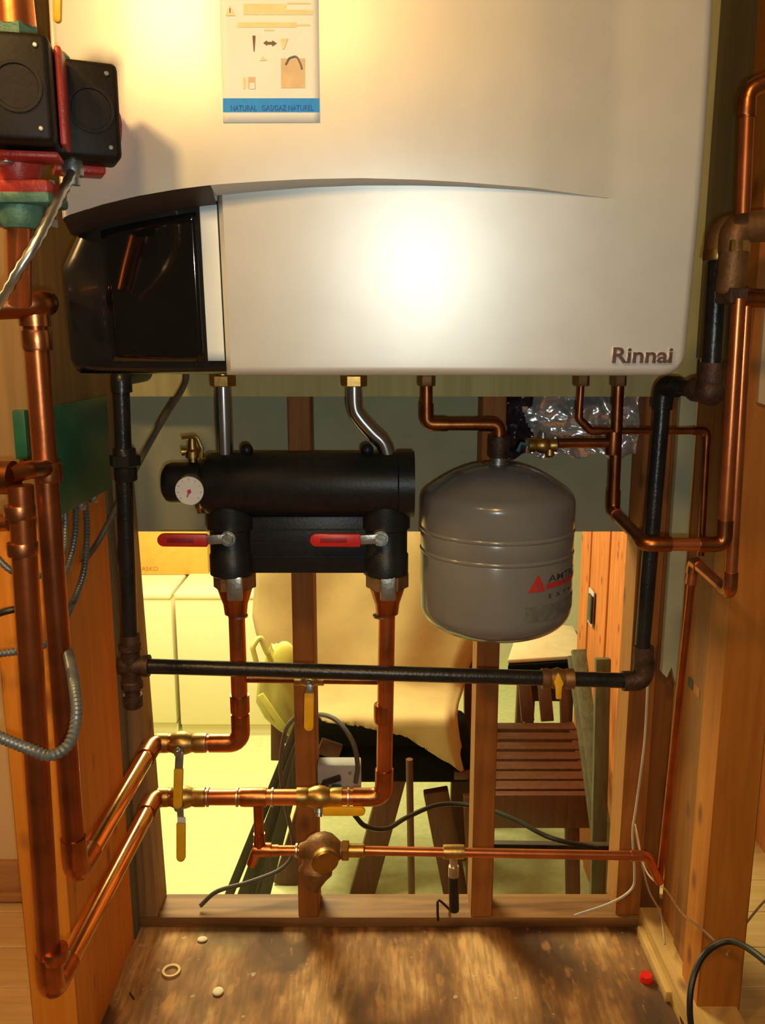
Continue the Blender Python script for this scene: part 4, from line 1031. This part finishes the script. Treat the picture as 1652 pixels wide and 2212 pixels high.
# canvas
ul = [(1120, 556), (1240, 552), (1290, 548), (1330, 545), (1365, 552), (1400, 566), (1440, 585), (1480, 625), (1520, 660), (1550, 690)]
urr = [(1120, 1040), (1380, 1040), (1400, 1030), (1450, 1007), (1490, 1000), (1520, 990), (1550, 985), (1600, 992), (1668, 1008)]
bot = [(540, 1395), (560, 1400), (620, 1480), (660, 1530), (700, 1558), (760, 1565), (830, 1578), (880, 1592), (925, 1620), (965, 1645), (990, 1664), (1006, 1672), (1045, 1560)]
rows = []
NJ, NI = 44, 40
for j in range(NJ + 1):
    v_ = 1115 + (1672 - 1115) * j / NJ; ua, ub = interp(ul, v_) if v_ < 1550 else interp(ul, 1550), interp(urr, v_)
    row = []
    for i in range(NI + 1):
        u = ua + (ub - ua) * i / NI; vb = interp(bot, u); vv_ = min(v_, vb)
        if j > 0 and v_ > vb: vv_ = vb
        q_ = max(0, min(1, (vv_ - 1470) / 90)); q_ = q_ * q_ * (3 - 2 * q_)
        Yc = 2.93 + .10 * max(0, (1500 - vv_) / 400) - .275 * q_ + .022 * (1 - q_) * math.sin(u * .021 + vv_ * .004) + .016 * noise.noise(V((u * .012, vv_ * .008, 1)))
        if i >= NI - 3: Yc += .02 * (i - NI + 3)
        p = P(u, vv_, Yc)
        row.append(p)
    rows.append(row)
b = MB(); b.grid(rows); bmesh.ops.dissolve_degenerate(b.bm, dist=1e-5, edges=b.bm.edges)
cv = b.build('canvas', CLOTH, ang=60); md = cv.modifiers.new('thickness', 'SOLIDIFY'); md.thickness = .004
tag(cv, 'beige canvas sheet draped over the back of the dark chair', 'cloth')
# yellow bag
yb = thing('bag', 'limp yellow bag hanging left of the beige canvas', 'bag', P(600, 1585, 2.78))
b = MB(); rings = []
yc = [(1396, 596, 12), (1410, 600, 22), (1430, 600, 34), (1470, 602, 46), (1510, 600, 47), (1545, 612, 40), (1570, 626, 26), (1586, 636, 10)]
for v_, u, hw_ in yc:
    c_ = P(u, v_, 2.78); r_ = hw_ * 2.78 * 1.07 / F
    rings.append([c_ + V((r_ * math.cos(2*math.pi*k/20), .45 * r_ * math.sin(2*math.pi*k/20) * (1 + .25 * math.sin(k * 2.1 + v_)), .012 * math.sin(k * 1.7))) for k in range(20)])
b.ring_skin(rings); b.build('body', YBAG, yb, ang=70)
MB().bar(P(562, 1500, 2.72), P(612, 1572, 2.72), .022, .008, side=(1, 0, 0), bev=.002).build('strap', YBAG2, yb)
b = MB(); b.sphere(P(615, 1420, 2.73), .042, (.9, .5, 1.35)); b.build('fold', YBAG2, yb)
MB().tube(fillet([P(556, 1440, 2.72), P(545, 1398, 2.72), P(562, 1372, 2.74), P(578, 1410, 2.74), P(590, 1440, 2.76)], .02), .009, 8).build('handle', YBAG, yb)

# slatted chair and the cushioned stool behind it
sc = thing('slatted_chair', 'dark wooden chair with slatted seat behind the right studs', 'chair', (.42, 2.9, FZ))
def seat_pt(u, v): return floor_at(u, v, -.50)
n = 7
for k in range(n):
    v_ = 1572 + (1700 - 1572) * k / (n - 1); u0 = 1076 - 10 * k / (n - 1) - 30; u1 = 1240 + 32 * k / (n - 1)
    a, c_ = seat_pt(u0, v_), seat_pt(u1, v_); dz = (seat_pt(1150, 1572).y - seat_pt(1150, 1700).y) / (n - 1)
    MB().box((a + c_) / 2, (c_.x - a.x, dz * .72, .018), bev=.003).build('slat', CHAIRW, sc)
fa, fb = seat_pt(1034, 1712), seat_pt(1282, 1712)
MB().box((fa + fb) / 2 + V((0, -.02, -.05)), (fb.x - fa.x, .03, .12), bev=.004).build('front_apron', CHAIRW, sc)
ba, bb_ = seat_pt(1040, 1560), seat_pt(1246, 1560)
for u0, u1 in ((1236, 1278), (1050, 1040)):
    MB().bar(seat_pt(u0, 1560) + V((0, 0, -.02)), seat_pt(u1, 1712) + V((0, 0, -.02)), .04, .045, side=(1, 0, 0), bev=.004).build('side_rail', CHAIRW, sc)
for (u, v_, u2, zt_) in ((1238, 1560, 1218, .04), (1050, 1560, 1060, .04)):
    p0 = seat_pt(u, v_); MB().bar(V((p0.x, p0.y, FZ)), V((p0.x - (.03 if u > 1100 else -.02), p0.y + .05, zt_ - .35)), .045, .03, side=(1, 0, 0), bev=.004).build('back_leg', CHAIRW, sc)
for u, v_ in ((1270, 1712), (1050, 1712)):
    p0 = seat_pt(u, v_); MB().bar(V((p0.x - .03, p0.y, FZ)), V((p0.x - .05, p0.y + .02, -.52)), .045, .035, side=(1, 0, 0), bev=.004).build('front_leg', CHAIRW, sc)
for u in (1140, 1182):
    p0 = seat_pt(u, 1558); MB().bar(p0, V((p0.x - .012, p0.y + .06, -.33)), .05, .018, side=(1, 0, 0), bev=.003).build('back_slat', CHAIRW, sc)
so = thing('cushioned_stool', 'stool with pale peach cushion and dark rim right below the grey tank', 'stool', (.5, 3.6, FZ))
zs_ = -.285
def st_pt(u, v): return floor_at(u, v + 10, zs_)
out = [st_pt(u, v) for u, v in ((1096, 1418), (1254, 1408), (1252, 1372), (1238, 1345), (1200, 1340), (1140, 1345), (1112, 1370))]
MB().prism([p + V((0, 0, -.012)) for p in out], (0, 0, .018), bev=.005).build('cushion', CUSH, so)
MB().prism([p + V(((p.x - .5) * .04, -.012 if p.y < 3.5 else .0, -.060)) for p in out], (0, 0, .046), bev=.004).build('rim', BLACKC, so)
cxs = sum(p.x for p in out) / len(out)
MB().box((cxs, min(p.y for p in out) + .14, zs_ - .14), (.24, .22, .09), bev=.004).build('apron', CHAIRW, so)
for dx, dy in ((-.11, .04), (.11, .04), (-.10, .30), (.10, .30)):
    MB().bar(V((cxs + dx, min(p.y for p in out) + dy, zs_ - .10)), V((cxs + dx * 1.1, min(p.y for p in out) + dy, FZ)), .038, .038, side=(1, 0, 0), bev=.004).build('leg', CHAIRW, so)

# dark laths leaning left of the middle stud
for k, (u0, v0, u1, v1, Yk, m_) in enumerate(((646, 1562, 492, 1940, 2.72, DARKW), (650, 1600, 518, 1950, 2.695, DARKW), (652, 1590, 540, 1960, 2.74, OLDW), (654, 1640, 552, 1960, 2.665, DARKW), (655, 1600, 565, 1960, 2.64, DARKW))):
    Yk -= .07; pa, pb = P(u0, v0, Yk), P(u1, v1, Yk); dd = (pb - pa).normalized(); pb = pa + dd * ((FZ - pa.z) / dd.z)
    o = MB().bar(pa - dd * .12, pb, .030 + .006 * (k % 3), .014, side=(1, 0, 0), bev=.002).build('lath', m_)
    tag(o, ['dark lath leaning farthest left behind the middle stud', 'second dark lath from the left behind the middle stud', 'greenish lath in the middle of the leaning bundle', 'second dark lath from the right of the leaning bundle', 'dark lath nearest the middle stud in the leaning bundle'][k], 'lath', 'laths leaning behind the middle stud')
# greenish boards leaning on the plank wall, rod, low rail
for k, (u0, v0, u1, v1, Y0_, Y1_, wd) in enumerate(((1250, 1480, 1300, 1850, 2.75, 2.45, .05), (1258, 1470, 1310, 1850, 2.62, 2.32, .045), (1300, 1500, 1292, 1850, 2.20, 2.16, .04))):
    pa, pb = P(u0, v0, Y0_), P(u1, v1, Y1_); dd = (pb - pa).normalized(); pb = pa + dd * ((FZ - pa.z) / dd.z)
    o = MB().bar(pa - dd * .1, pb, wd, .02, side=(1, 0, 0), bev=.002).build('board', OLDW)
    tag(o, ['greenish board leaning beside the slatted chair', 'crossing greenish board leaning near the cedar planks', 'upright greenish board next to the right gas drop'][k], 'board', 'boards leaning at the cedar wall')
p0, p1 = P(884, 1640, 2.45), P(888, 1890, 2.45)
p1 = p0 + (p1 - p0).normalized() * (p0.z - FZ)
tag(MB().tube([p0, p1], .011, 10).build('dowel', CHAIRW), 'thin brown dowel standing before the black seat', 'dowel')
tag(MB().bar(P(1040, 1826, 1.62), P(1440, 1832, 1.62), .016, .016, side=(0, 0, 1), bev=.002).build('rail', DARKW), 'dark rail low behind the thin feed line', 'rail')
# switch on the cedar wall
sw = thing('wall_outlet', 'black outlet in a white plate on the cedar planks', 'outlet', (.74, 2.86, .1))
yo = .742 * F / (1274 - 826) / 1.05
zo = P(1274, 1312, yo).z
MB().box((.741, yo, zo), (.006, .07, .13), bev=.003).build('plate', BOXW, sw)
MB().box((.737, yo - .012, zo), (.010, .05, .10), bev=.003).build('receptacle', BLACKP, sw)
